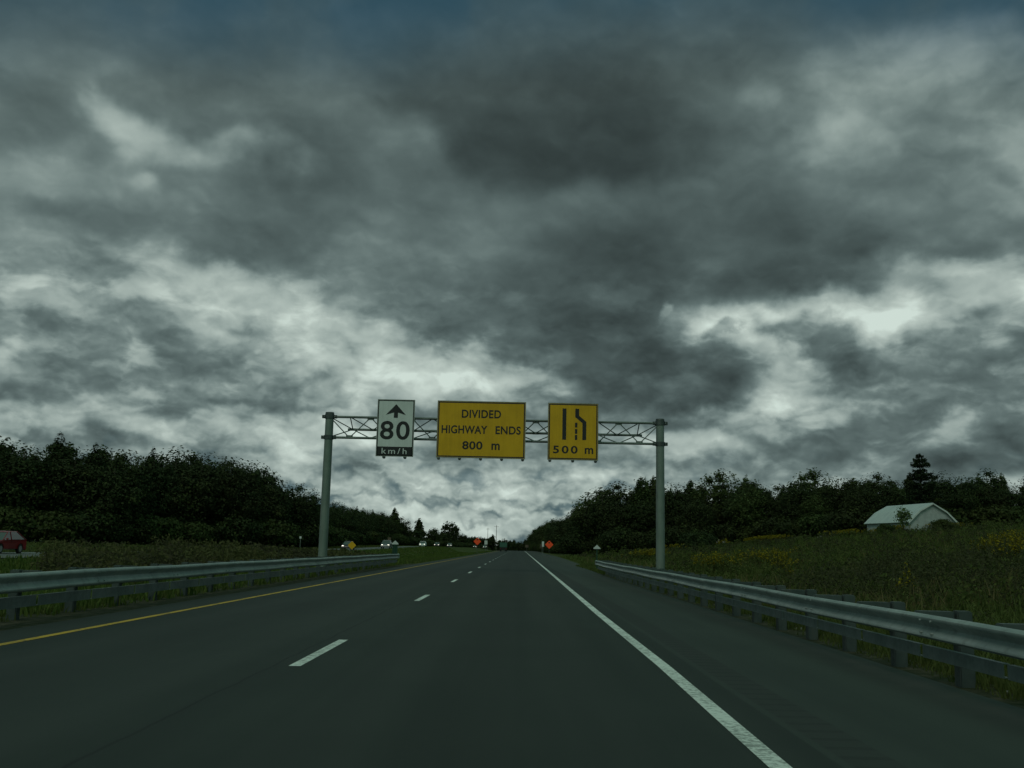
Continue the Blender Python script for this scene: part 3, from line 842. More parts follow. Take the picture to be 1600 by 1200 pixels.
# ------------------------------------------------------------------ vehicles
def make_car(label, cat, loc, rz, paint, L=4.3, Wd=1.78, Ht=1.48, kind='hatchback', lit=False, group=None, name='car'):
    t = thing(name, label, cat, loc, rz, group)
    hl = L / 2; hw = Wd / 2; belt = Ht * .62; wr = .33 if Ht < 1.6 else .37; wb = L * .31
    suv = Ht > 1.6
    hood = -hl * .46; rear = hl * (.97 if kind != 'sedan' else .62)
    def arch(yc): return [(yc + (wr + .06) * math.cos(a), wr + (wr + .06) * math.sin(a)) for a in [math.pi - k * math.pi / 8 for k in range(9)]]
    low = .24 if not suv else .32
    lowp = [(-hl * .985, low)] + [(y, max(z, low)) for y, z in arch(-wb)] + [(y, max(z, low)) for y, z in arch(wb)] + [(hl * .985, low)]
    top = [(hl, belt * .72), (hl * .985, belt * .93), (rear, belt * 1.04), (0, belt * 1.02), (hood, belt * .97), (-hl * .80, belt * .84), (-hl * .965, belt * .70), (-hl, belt * .48)]
    prof = lowp + top
    yc, zc = 0, belt * .6
    rings = []
    for x, k in ((-hw * .93, .93), (-hw, .985), (-hw * .97, 1.0), (0, 1.012), (hw * .97, 1.0), (hw, .985), (hw * .93, .93)):
        rings.append([(x if not (k < .95) else x, y * (k if abs(y) > wb + .5 else 1), zc + (z - zc) * (k if z > belt * .7 else 1)) for y, z in prof])
    body = MB().loft(rings).build('body', paint, t, 28)
    # glasshouse
    gb = [(hood - .06, belt * .97), (hood + .80, Ht * .965), (rear * .52, Ht * .985), (rear * .985, belt * 1.03)]
    def gring(y, z, wx): return (wx, y, z)
    wbse, wtop = hw * .93, hw * .74
    g = MB()
    v = [(-wbse, *gb[0]), (-wtop, *gb[1]), (-wtop, *gb[2]), (-wbse, *gb[3]), (wbse, *gb[0]), (wtop, *gb[1]), (wtop, *gb[2]), (wbse, *gb[3])]
    g.add(v, [(0, 1, 2, 3), (7, 6, 5, 4), (0, 4, 5, 1), (1, 5, 6, 2), (2, 6, 7, 3), (3, 7, 4, 0)])
    g.build('windows', M['glass'], t)
    rf = MB()
    y1, z1 = gb[1]; y2, z2 = gb[2]
    rr = []
    for f in (0, .15, .5, .85, 1):
        y = y1 - .03 + (y2 - y1 + .10) * f
        z = z1 + (z2 - z1) * f + .018 + .03 * math.sin(f * math.pi)
        rr.append([(-wtop - .015, y, z - .03), (-wtop * .9, y, z + .004), (0, y, z + .018), (wtop * .9, y, z + .004), (wtop + .015, y, z - .03), (0, y, z - .035)])
    rf.loft(rr).build('roof', paint, t, 40)
    pl = MB()
    for s in (-1, 1):
        for (ya, za), (yb, zb) in ((gb[0], gb[1]), (gb[3], gb[2]), ((-.02 * hl + .15, belt), (-.02 * hl + .2, Ht * .97))):
            pl.tube([(s * (wbse + .004), ya, za), (s * (wtop + .006), yb, zb)], .035, 6)
    pl.build('pillars', paint, t)
    for s in (-1, 1):
        for yc_ in (-wb, wb):
            w = MB().tube([(s * (hw - .21), yc_, wr), (s * (hw - .015), yc_, wr)], wr, 22).build('wheel', M['rubber'], t)
            MB().tube([(s * (hw - .10), yc_, wr), (s * (hw - .005), yc_, wr)], wr * .62, 14).build('rim', M['rim'], w)
        MB().box((s * hw * .70, -hl * .935, belt * .70), (.34, .14, .16), bev=.03).build('headlight', M['lit'] if lit else M['lens'], t)
        MB().box((s * hw * .83, hl * .965, belt * .86), (.20, .12, .20 if not suv else .34), bev=.02).build('tail_light', M['tail'], t)
        MB().box((s * (hw + .06), hood + .28, belt * 1.06), (.16, .10, .12), bev=.03).build('mirror', paint, t)
        MB().box((s * (hw * .992), .06, belt * .86), (.03, .16, .03)).build('door_handle', M['rubber'], t)
    MB().box((0, -hl * .99, low + .18), (Wd * .62, .06, .16), bev=.02).build('grille', M['rubber'], t)
    MB().box((0, hl * .995, belt * .62), (.36, .03, .12)).build('number_plate', M['plate'], t)
    return t
zo = lambda x, y: float(opp_z(y)) + .02
make_car('red hatchback at the left edge of the photo on the opposite road', 'car', (-35.6, 69.25, zo(0, 69)), 0, M['carred'], 4.35, 1.78, 1.52)
CG = 'oncoming cars on the opposite road'
make_car('dark car with lit headlamps half hidden behind the amber diamond sign', 'car', (-29.6, 178, zo(0, 178)), 0, M['carblack'], lit=True, group=CG)
make_car('dark sport utility vehicle just left of the left guardrail marker', 'car', (-27.2, 212, zo(0, 212)), 0, M['cargrey'], 4.6, 1.9, 1.75, lit=True, group=CG)
make_car('white oncoming car with dark windscreen right of the guardrail marker', 'car', (-27.4, 297, zo(0, 297)), 0, M['carwhite'], 4.4, 1.8, 1.6, lit=True, group=CG)
make_car('dark oncoming car with two bright headlamps beside the white car', 'car', (-27.0, 345, zo(0, 345)), 0, M['carblack'], lit=True, group=CG)
make_car('grey oncoming car third from the left orange diamond', 'car', (-26.4, 402, zo(0, 402)), 0, M['cargrey'], 4.4, 1.8, 1.5, lit=True, group=CG)
make_car('black oncoming car directly below the left orange diamond', 'car', (-22.0, 540, zo(0, 540)), 0, M['carblack'], lit=True, group=CG)
tl = make_car('far oncoming car with one warm glaring headlamp pair beside the green truck', 'car', (-17.2, 560, zo(0, 560)), 0, M['cargrey'], 5.0, 2.0, 1.9, lit=True, group=CG)

tr = thing('box_truck', 'dull green box truck driving ahead in the left lane', 'truck', (-4.25, 345, float(road_z(345))))
MB().box((0, .3, 2.15), (2.5, 5.2, 1.6), bev=.05).build('cargo_box', M['cargreen'], tr)
cb = MB().box((0, 3.75, 1.45), (2.2, 1.5, 1.7), bev=.12).build('cab', M['cargreen'], tr)
MB().box((0, 4.45, 1.85), (1.9, .14, .7)).build('windscreen', M['glass'], cb)
MB().box((0, 1.0, .80), (2.3, 6.6, .36)).build('chassis', M['rubber'], tr)
MB().box((0, -2.30, .90), (2.4, .14, .86), bev=.02).build('rear_bumper', M['rubber'], tr)
for s in (-1, 1):
    for y in (-1.0, 3.6):
        w = MB().tube([(s * .72, y, .46), (s * 1.15, y, .46)], .46, 20).build('wheel', M['rubber'], tr)
        MB().tube([(s * 1.0, y, .46), (s * 1.17, y, .46)], .26, 14).build('rim', M['rim'], w)
    MB().box((s * 1.0, -2.40, .86), (.26, .08, .14)).build('tail_light', M['tail'], tr)
    MB().box((s * .61, -2.31, 2.15), (1.16, .04, 1.46), bev=.01).build('rear_door', M['cargreen'], tr)

# ------------------------------------------------------------------ barn on the bank
bx, by = 62.0, 150.0
bz = float(gz(bx, by)) - .3
barn = thing('barn', 'pale grey gambrel roofed barn half hidden by weeds on the right bank', 'barn', (bx, by, 0), R(9))
AP = 9.15; BR_ = 7.98; EV = 6.35
gp = [(-3.75, bz), (3.75, bz), (3.75, EV + .05), (2.1, BR_ - .05), (0, AP - .10), (-2.1, BR_ - .05), (-3.75, EV + .05)]
MB().prism(gp, 1, 0, 12.5).build('wall', M['barn_wall'], barn)
rp = [(-4.12, EV - .12), (-2.22, BR_), (0, AP + .02), (2.22, BR_), (4.12, EV - .12)]
rb = MB()
ro = rp + [(x * .985, z - .10) for x, z in reversed(rp)]
for a, b in zip(range(4), range(1, 5)):
    q = [rp[a], rp[b], (rp[b][0] * .985, rp[b][1] - .09), (rp[a][0] * .985, rp[a][1] - .09)]
    rb.prism(q, 1, -.35, 12.85)
roof = rb.build('roof', M['barn_roof'], barn)
tb = MB()
for a, b in zip(range(4), range(1, 5)):
    q = [(rp[a][0], rp[a][1] - .02), (rp[b][0], rp[b][1] - .02), (rp[b][0] * .96, rp[b][1] - .24), (rp[a][0] * .96, rp[a][1] - .20)]
    tb.prism(q, 1, -.39, -.352)
tb.build('gable_trim', M['barn_trim'], roof)
dr = MB().box((0, -.03, bz + 1.1), (2.2, .06, 2.2)).build('door', M['barn_wall'], barn)

# ------------------------------------------------------------------ stones dumped along the right verge
for k in range(14):
    y = 8.4 + k * 1.25 + random.random() * .5
    x = 4.62 + random.random() * .35
    bm_ = MB(); r = .05 + random.random() * .05
    ringz = []
    for a, zz in ((.5, -.5), (1, 0), (.8, .55), (.3, .8)):
        ringz.append([(r * a * math.cos(2 * math.pi * q / 8) * (1 + .3 * random.random()) * 1.5, r * a * math.sin(2 * math.pi * q / 8) * (1 + .3 * random.random()), r * zz) for q in range(8)])
    o = bm_.loft(ringz).build('stone', M['stone'])
    o.location = (x, y, float(gz(x, y)) + .03)
    tag(o, 'pale fist sized stone lying in the grass under the right guardrail', 'stone', 'stones under the right guardrail')

# ------------------------------------------------------------------ trees
def rand_dirs(n):
    v = rng.normal(size=(n, 3)); return v / np.linalg.norm(v, axis=1, keepdims=True)
def leaf_quads(P, out, size, tilt=.8, aspect=.62):
    """loose leaf-spray quads at points P, facing roughly 'out' with a lot of scatter"""
    n = len(P)
    nrm = out + rand_dirs(n) * tilt; nrm /= np.linalg.norm(nrm, axis=1, keepdims=True)
    u = np.cross(nrm, rand_dirs(n)); u /= np.linalg.norm(u, axis=1, keepdims=True) + 1e-9
    w = np.cross(nrm, u)
    s = (size * rng.uniform(.55, 1.35, n))[:, None]
    a = u * s; b = w * s * aspect
    bend = nrm * s * .18
    return np.stack([P - a - bend, P - b * 1.0, P + a - bend, P + b * 1.0], 1)
def crown_points(H, Rr, base, nc, per, cr, shape='round'):
    C_, O_ = [], []
    zc = H * (base + 1) / 2; hz = H * (1 - base) / 2
    k = 0
    while k < nc:
        dv = rand_dirs(1)[0]; rad = rng.uniform(.08, 1) ** .5 * (.86 - .12 * max(0, dv[2]))
        f = 1.0
        if shape == 'tall': f = .62 + .38 * (dv[2] < 0)
        if shape == 'spread': f = 1.1 if dv[2] > -.2 else .7
        p = np.array([dv[0] * Rr * rad * f, dv[1] * Rr * rad * f, zc + dv[2] * hz * rad])
        if shape == 'tall':
            t = (p[2] - H * base) / (H * (1 - base)); p[:2] *= (1.15 - .85 * t)
        C_.append((p, cr * rng.uniform(.65, 1.3) * (1 - .25 * (dv[2] > .6)))); k += 1
    P, O = [], []
    for p, r in C_:
        m = int(per * rng.uniform(.7, 1.3))
        dd = rand_dirs(m); q = np.minimum(np.abs(rng.normal(.62, .32, m)), 1.5)
        sc = np.array([1.15, 1.15, .9])
        P.append(p + dd * (r * q)[:, None] * sc); O.append(dd + np.array([0, 0, .45]))
    m = int(per * nc * .34)     # loose inner foliage that ties the clumps together
    dd = rand_dirs(m) * (rng.uniform(0, 1, m) ** .4 * .9)[:, None]
    if shape == 'tall': dd[:, :2] *= (1.05 - .45 * (dd[:, 2:3] + 1))
    P.append(np.stack([dd[:, 0] * Rr, dd[:, 1] * Rr, zc + dd[:, 2] * hz], 1)); O.append(dd + np.array([0, 0, .45]))
    return np.concatenate(P), np.concatenate(O), C_
def tree_proto(name, H, Rr, base, nc, per, cr, leaf, mats_, shape='round', trunk=.22):
    P, O, C_ = crown_points(H, Rr, base, nc, per, cr, shape)
    P[:, 2] = np.maximum(P[:, 2], H * base * .6 + rng.uniform(0, .4, len(P)))
    crown = quads_mesh(name + '_crown', leaf_quads(P, O, leaf))
    for m_ in mats_: crown.materials.append(m_)
    if len(mats_) > 1:   # whole sprays of one tint, not single leaves
        ids = np.repeat(rng.integers(0, len(mats_) * 3, len(P) // 24 + 1), 24)[:len(P)]
        crown.polygons.foreach_set('material_index', np.where(ids < len(mats_), ids, 0).astype(np.int32))
    b = MB()
    lean = rng.normal(size=2) * .25
    pts = [(0, 0, -.4), (0, 0, H * .12), (lean[0] * .5, lean[1] * .5, H * .4), (lean[0], lean[1], H * .66), (lean[0] * 1.5, lean[1] * 1.5, H * .9)]
    b.tube(pts, [trunk * 1.35, trunk, trunk * .75, trunk * .45, trunk * .12], 8)
    for p, r in C_[::max(1, len(C_) // 9)]:
        z0 = min(max(p[2] - Rr * .6, H * .15), H * .7)
        b.tube([(lean[0] * z0 / H, lean[1] * z0 / H, z0), tuple((np.array([0, 0, z0]) * .4 + p * .6) - np.array([0, 0, .2])), tuple(p)], [trunk * .4, trunk * .25, trunk * .06], 5, False)
    tm = b.mesh(name + '_trunk'); tm.materials.append(M['bark'])
    return crown, tm, H
DK, MD, LT = M['leaf_dark'], M['leaf_mid'], M['leaf_light']
PROTO = {
    'oak0': tree_proto('oak0', 14, 5.0, .03, 66, 92, 1.15, .205, [DK, MD], 'spread'),
    'oak1': tree_proto('oak1', 15, 4.7, .04, 66, 92, 1.05, .205, [DK], 'round'),
    'oak2': tree_proto('oak2', 13, 5.2, .03, 70, 92, 1.15, .205, [DK, MD], 'spread'),
    'oak3': tree_proto('oak3', 16, 4.6, .04, 66, 92, 1.0, .205, [DK], 'tall'),
    'maple0': tree_proto('maple0', 14, 4.5, .04, 62, 92, .95, .205, [MD, DK], 'tall'),
    'maple1': tree_proto('maple1', 13, 4.6, .03, 62, 92, 1.0, .205, [MD, LT], 'round'),
    'poplar': tree_proto('poplar', 14, 3.2, .08, 56, 72, .8, .18, [LT, MD], 'tall'),
    'bush0': tree_proto('bush0', 3.2, 2.5, .02, 34, 96, .70, .14, [DK, MD], 'spread', .06),
    'bush1': tree_proto('bush1', 2.6, 2.1, .02, 32, 96, .60, .14, [MD, DK], 'round', .05),
    'bank0': tree_proto('bank0', 2.2, 2.0, .02, 30, 110, .5, .085, [M['weed'], MD], 'spread', .04),
    'bank1': tree_proto('bank1', 2.4, 1.7, .02, 28, 110, .5, .085, [M['weed'], MD], 'round', .04),
    'far0': tree_proto('far0', 14, 4.8, .06, 50, 30, 1.4, .5, [DK], 'spread'),
    'far1': tree_proto('far1', 15, 4.4, .06, 50, 30, 1.25, .5, [DK, MD], 'tall'),
}
def place_tree(kind, x, y, h, label, group, name='broadleaf_tree', cat='tree', wide=1.0, dz=0.0):
    crown, trunk, H = PROTO[kind]
    z = float(gz(x, y)) + dz
    t = thing(name, label, cat, (x, y, z), random.uniform(0, 6.28), group)
    s = h / H
    t.scale = (s * wide * random.uniform(.9, 1.12), s * wide * random.uniform(.9, 1.12), s)
    link_mesh('trunk', trunk, None, t)
    link_mesh('crown', crown, None, t)
    return t
def along(poly, step, off, jit):
    """points every 'step' metres along a polyline, shifted sideways by 'off'"""
    out = []; carry = 0
    for (x0, y0, h0), (x1, y1, h1) in zip(poly, poly[1:]):
        L_ = math.hypot(x1 - x0, y1 - y0); ux, uy = (x1 - x0) / L_, (y1 - y0) / L_
        d_ = carry
        while d_ < L_:
            f = d_ / L_
            out.append((x0 + ux * d_ - uy * off + random.uniform(-jit, jit), y0 + uy * d_ + ux * off + random.uniform(-jit, jit), h0 + (h1 - h0) * f))
            d_ += step
        carry = d_ - L_
    return out
# left wood: beyond the opposite carriageway
LW = [(-98, 140, 16.6), (-80, 147, 16.8), (-66, 150, 16.0), (-54, 168, 16.2), (-46.5, 182, 16.9), (-43.5, 192, 14.6), (-45.5, 215, 11.8)]
LW2 = [(-45.5, 222, 11.0), (-47, 300, 12.0), (-47.5, 420, 12.8)]
names = {'oak0': 'broad dark leafy tree', 'oak1': 'tall dark rounded tree', 'oak2': 'wide spreading dark tree', 'oak3': 'narrow dark leafy tree',
         'maple0': 'mid green pointed tree', 'maple1': 'pale green rounded tree', 'poplar': 'slender light green tree'}
def wood(poly, step, rows, kinds, where, group, jit=1.6):
    for r, (off, hk) in enumerate(rows):
        for x, y, h in along(poly, step, off, jit):
            k = random.choice(kinds[min(r, len(kinds) - 1)])
            place_tree(k, x, y, h * hk * random.uniform(.84, 1.13), names[k] + ' ' + where[min(r, len(where) - 1)], group, wide=1.12)
wood(LW, 4.8, [(0, .90), (4.5, 1.0), (9.5, 1.0)], [['oak0', 'oak1', 'oak2', 'oak0', 'oak1'], ['oak0', 'oak2', 'oak3', 'oak1'], ['oak0', 'oak1', 'oak2', 'maple0']],
     ['along the front of the dark left wood', 'behind the front row of the left wood', 'deep in the dark left wood'], 'trees of the left wood', 2.0)
wood(LW2, 8.0, [(0, .92), (6, 1.0)], [['oak0', 'oak1', 'oak2', 'oak0'], ['oak1', 'oak3', 'oak0']],
     ['in the receding left treeline past the gantry post', 'behind the receding left treeline'], 'trees of the receding left treeline', 2.4)
# right wood: along the shoulder, then swinging away behind the bank
RW = [(15.6, 214, 16.4), (20, 205, 15.2), (30, 195, 14.0), (47, 188, 13.2), (62, 181, 11.9), (76, 178, 12.0), (90, 175, 12.0), (108, 172, 12.0)]
RW2 = [(11.6, 600, 12), (11.4, 420, 12.4), (12.8, 330, 11.4), (15.4, 256, 11.2), (16.4, 234, 12.6)]
wood(RW, 4.5, [(0, .80), (5, .97), (10, 1.04)], [['oak1', 'oak2', 'oak0', 'maple1', 'oak0'], ['oak2', 'maple1', 'oak0', 'oak1', 'maple0'], ['poplar', 'maple1', 'oak1', 'oak3', 'maple0']],
     ['along the front of the right wood', 'behind the front row of the right wood', 'at the back of the right wood'], 'trees of the right wood', 2.6)
wood(RW2, 8.0, [(0, .93), (7, 1.04)], [['oak1', 'oak2', 'oak0', 'maple1', 'oak0'], ['oak1', 'maple0', 'oak3']],
     ['lining the right shoulder far ahead', 'behind the trees lining the right shoulder'], 'trees lining the right shoulder', 1.8)
# the far wood that closes the road
DW = 'small dark tree in the distant wood that closes the road'
for k in range(22):
    x = -34 + k * 2.9 + random.uniform(-1, 1); y = 770 + random.uniform(-25, 60)
    place_tree(random.choice(['far0', 'far1']), x, y, random.uniform(11.0, 13.5), DW, 'trees of the distant wood', wide=1.2)
for k in range(26):
    f = k / 25
    x = -56 + f * 34 + random.uniform(-2, 2); y = 440 + f * 330 + random.uniform(-10, 10)
    place_tree(random.choice(['far0', 'far1']), x, y, random.uniform(7.0, 9.5) + f * 2, 'low dark tree in the far left treeline behind the oncoming cars', 'trees of the far left treeline', wide=1.5)

# three trees standing clear against the low sky
place_tree('far1', -57, 590, 18.0, 'pointed bushy tree standing clear of the far left treeline', None, wide=1.1)
place_tree('far0', -40.5, 610, 17.4, 'round headed tree standing clear above the far treeline', None, wide=1.05)
place_tree('far0', -49, 600, 12.8, 'lower dark tree between the pointed and the round headed tree', None)
place_tree('maple0', -46.2, 380, 15.2, 'leaning leafy tree ending the left treeline against the sky', None, wide=1.0)
# goldenrod stands: x, y, width, height, label
GOLD = [
    (8.89, 46.50, 1.38, 1.4, 'goldenrod clump nearest the right of the gantry post above the guardrail'),
    (10.21, 49.00, 0.95, 1.25, 'small goldenrod clump right beside the first roadside clump'),
    (12.54, 52.25, 2.02, 1.4, 'broad goldenrod drift halfway along the guardrail'),
    (11.46, 44.25, 0.85, 1.25, 'small goldenrod tuft at the right end of the broad drift'),
    (37.99, 150.00, 3.67, 1.4, 'distant goldenrod patch high on the bank among green bushes'),
    (35.41, 150.00, 2.89, 1.25, 'paler goldenrod patch just left of the high bank patch'),
    (12.31, 94.25, 2.67, 1.4, 'goldenrod clump left of the right gantry post'),
    (24.35, 150.00, 2.89, 1.25, 'faint goldenrod patch far behind the right gantry post'),
    (28.45, 150.00, 3.86, 1.4, 'thin goldenrod streak on the slope below the right wood'),
    (48.94, 150.00, 4.24, 1.4, 'goldenrod streak left of the barn'),
    (63.72, 150.00, 5.40, 1.4, 'olive goldenrod mound in front of the barn gable'),
    (55.61, 150.00, 3.86, 1.4, 'goldenrod fringe under the barn sapling'),
    (23.04, 48.25, 1.24, 1.4, 'goldenrod clump right of the barn near the photo edge'),
    (26.88, 54.25, 1.40, 1.4, 'tall goldenrod at the right edge of the photo'),
    (21.23, 46.00, 0.89, 1.25, 'lower goldenrod clump right of the barn'),
    (16.66, 34.25, 1.01, 1.4, 'goldenrod drift lowest at the right edge of the photo'),
    (9.12, 34.00, 0.35, 1.25, 'lone goldenrod stem just above the guardrail'),
    (8.35, 21.75, 0.30, 1.25, 'tiny goldenrod stem over the near guardrail'),
]

# bushes at the foot of both woods
for poly, lab, g, st in ((LW, 'dark bush at the foot of the left wood', 'bushes below the left wood', 3.2), (RW, 'dark bush at the foot of the right wood', 'bushes below the right wood', 3.2)):
    for x, y, h in along(poly, st, -3.4, 1.2) + along(poly, st, 2.0, 1.2):
        place_tree(random.choice(['bush0', 'bush1']), x, y, random.uniform(3.0, 5.6), lab, g, 'bush', 'bush')
for x, y, h in along([(-54, 300, 4), (-56, 440, 4), (-22, 780, 4)], 5.0, -2.0, 1.0):
    place_tree(random.choice(['bush0', 'bush1']), x, y, random.uniform(3.2, 4.8), 'dark far bush under the low treeline behind the oncoming cars', 'bushes below the far left treeline', 'bush', 'bush', wide=1.6, dz=-.3)
for x, y, h in along(LW2, 5.5, -3.0, 1.0):
    place_tree(random.choice(['bush0', 'bush1']), x, y, random.uniform(3.0, 5.0), 'dark bush at the foot of the receding left treeline', 'bushes below the receding left treeline', 'bush', 'bush', wide=1.1)
for x, y, h in along(RW2[:-1], 8, -2.6, .6):
    place_tree(random.choice(['bush0', 'bush1']), x + 1, y, random.uniform(2.6, 4.4), 'dark bush at the edge of the right shoulder trees', 'bushes along the right shoulder', 'bush', 'bush')

# the pine above the barn
def pine():
    Hh = 13.2
    x, y = 67.4, 167.0
    t = thing('pine_tree', 'tall dark pine with tiered branches rising behind the barn', 'tree', (x, y, float(gz(x, y))), 0)
    b = MB()
    b.tube([(0, 0, -.4), (.05, 0, 4), (-.05, 0, 9), (0, 0, Hh)], [.34, .28, .17, .04], 10)
    P, O = [], []
    tiers = [(13.1, .6), (12.3, 1.4), (11.6, 1.75), (10.6, 1.2), (9.9, 2.1), (9.3, 2.2), (8.3, 2.4), (7.6, 2.9), (6.8, 2.7), (6.0, 3.2), (5.0, 3.3), (4.0, 3.2), (3.0, 3.0), (2.0, 2.7)]
    for z, r in tiers:
        n = 7 if r > 1 else 5
        a0 = rng.uniform(0, 6.28)
        for k in range(n):
            a = a0 + 2 * math.pi * k / n + rng.uniform(-.25, .25)
            ln = r * rng.uniform(.62, 1.12)
            if abs(z - 7.6) < .1 and math.cos(a) > .8: ln = 4.1
            up = rng.uniform(.08, .22)
            ca, sa = math.cos(a), math.sin(a)
            b.tube([(0, 0, z - .3), (ca * ln * .6, sa * ln * .6, z - .3 + ln * up * .4), (ca * ln, sa * ln, z - .3 + ln * up)], [.06, .04, .01], 5, False)
            m = int(90 * ln / 2)
            f = rng.uniform(.25, 1.05, m); side = rng.normal(0, .20, m) * (.55 + .6 * np.sin(f * 3.1))
            up_ = rng.normal(.08, .17, m)
            P.append(np.stack([ca * ln * f - sa * side * ln * .45, sa * ln * f + ca * side * ln * .45, z - .3 + ln * up * f + up_], 1))
            O.append(np.tile([0, 0, 1.0], (m, 1)))
    b.build('trunk', M['bark'], t)
    link_mesh('crown', quads_mesh('pine_crown', leaf_quads(np.concatenate(P), np.concatenate(O), .27, .9, .35)), M['needle'], t)
pine()
# sapling in front of the barn
def sapling(x, y, h, label, m_):
    t = thing('sapling', label, 'tree', (x, y, float(gz(x, y))), 0)
    P, O, C_ = crown_points(h, h * .33, .18, 30, 16, h * .10, 'round')
    b = MB(); b.tube([(0, 0, -.2), (.04, 0, h * .5), (0, 0, h * .95)], [.05, .035, .01], 6)
    for p, r in C_[::2]:
        b.tube([(0, 0, max(.3, p[2] - h * .15)), tuple(p)], [.018, .005], 4, False)
    b.build('trunk', M['bark'], t)
    link_mesh('crown', quads_mesh('sapling_crown', leaf_quads(P, O, .15)), m_, t)
sapling(53.4, 139.0, 4.4, 'thin light leafed sapling standing in front of the barn', M['leaf_light'])
place_tree('bush1', 52.5, 143, 1.9, 'low green bush at the left corner of the barn', None, 'bush', 'bush')
place_tree('bush1', 60.0, 142, 2.1, 'low green bush in front of the barn gable', None, 'bush', 'bush')
for k in range(40):
    y = 28 * (5.4 ** random.random()); x = float(edge_x(y)) + 5 + random.random() ** .8 * min(4 + y * .5, 62)
    if (50 < x < 72 and y > 125) or any(abs(x / y - g[0] / g[1]) < .035 for g in GOLD): continue
    place_tree(random.choice(['bush0', 'bush1', 'bank0', 'bank1']), x, y, random.uniform(.8, 1.4) * (1 + y / 240), 'low green shrub growing among the weeds of the right bank', 'shrubs on the right bank', 'shrub', 'shrub', wide=random.uniform(1.0, 1.7))
place_tree('bush0', 22.0, 122, 3.2, 'rounded olive bush on the bank right of the right gantry post', None, 'bush', 'bush')

# ------------------------------------------------------------------ grass and weeds
def blades(X, Y, h, w, lean=.35):
    """two-segment blades, as loose quads"""
    n = len(X); Z = gz(X, Y) - .03
    a = rng.uniform(0, 6.283, n); ux, uy = np.cos(a), np.sin(a)
    b = rng.uniform(0, 6.283, n); l = rng.uniform(.1, lean, n) * h
    lx, ly = np.cos(b) * l, np.sin(b) * l
    B = np.stack([X, Y, Z], 1); U = np.stack([ux, uy, np.zeros(n)], 1) * (w / 2)[:, None]
    Mi = B + np.stack([lx * .35, ly * .35, h * .6], 1); T = B + np.stack([lx, ly, h * rng.uniform(.85, 1, n)], 1)
    q1 = np.stack([B - U, B + U, Mi + U * .8, Mi - U * .8], 1); q2 = np.stack([Mi - U * .8, Mi + U * .8, T + U * .12, T - U * .12], 1)
    return np.concatenate([q1, q2])
def spread_y(n, y0, y1):      # denser close to the road traveller, thinner far off
    u = rng.uniform(0, 1, n); return y0 * (y1 / y0) ** u
def noise2(x, y, s, k=0):
    return (np.sin(x / s * 1.7 + k) * np.cos(y / s * 1.3 + k * 2.1) + np.sin(x / s * .7 - y / s * 1.1 + k * .7) + .6 * np.sin(x / s * 3.1 + y / s * 2.3 + k)) / 2.6
def stuff(name, quads, m_): return tag(link_mesh(name, quads_mesh(name, quads), m_), kind='stuff')
# short grass: verges below both rails, median, banks
n = 60000
Y = spread_y(n, 5, 75); X = 4.36 + np.abs(rng.normal(0, .55, n)) + rng.uniform(0, .7, n)
keep = noise2(X, Y, .7) > -.35
X, Y = X[keep], Y[keep]
h = rng.uniform(.08, .26, len(X)) * (1 + .4 * noise2(X, Y, 1.3)) * np.clip((X - 4.2) * 1.6 + .3, .35, 1.3)
g1 = blades(X, Y, h, .012 + Y * .0007)
n = 42000
Y = spread_y(n, 9, 120); X = -7.35 - np.abs(rng.normal(0, .9, n)) - rng.uniform(0, .7, n)
keep = noise2(X, Y, .8, 2) > -.3
X, Y = X[keep], Y[keep]
g2 = blades(X, Y, rng.uniform(.08, .26, len(X)), .012 + Y * .0008)
stuff('verge_grass', np.concatenate([g1, g2]), M['grass'])
n = 60000
Y = spread_y(n, 16, 330); X = rng.uniform(-27, -7.4, n)
g3 = blades(X, Y, rng.uniform(.15, .45, n) * (1 - .4 * (Y > 70)), .02 + Y * .0011)
stuff('median_grass', g3, M['grass'])
n = 26000
Y = spread_y(n, 30, 300); X = opp_x(Y) - 5.6 - rng.uniform(0, 1, n) ** 1.5 * 30
stuff('field_grass', blades(X, Y, rng.uniform(.1, .3, n), .03 + Y * .0012), M['grass'])
n = 90000
Y = spread_y(n, 6, 170); X = edge_x(Y) + .7 + rng.uniform(0, 1, n) ** 1.35 * np.minimum(6 + Y * .55, 75)
g4 = blades(X, Y, rng.uniform(.25, .75, n) * np.clip((X - edge_x(Y)) * .5, .35, 1), .016 + Y * .0011, .5)
stuff('bank_grass', g4, M['grass'])
n = 15000
Y = spread_y(n, 6, 110); X = edge_x(Y) + 1.2 + rng.uniform(0, 1, n) ** 1.2 * np.minimum(4 + Y * .4, 40)
kp = noise2(X, Y, 2.4, 5) > .18
stuff('dry_grass', blades(X[kp], Y[kp], rng.uniform(.4, .95, kp.sum()), .012 + Y[kp] * .0009, .5), M['drygrass'])
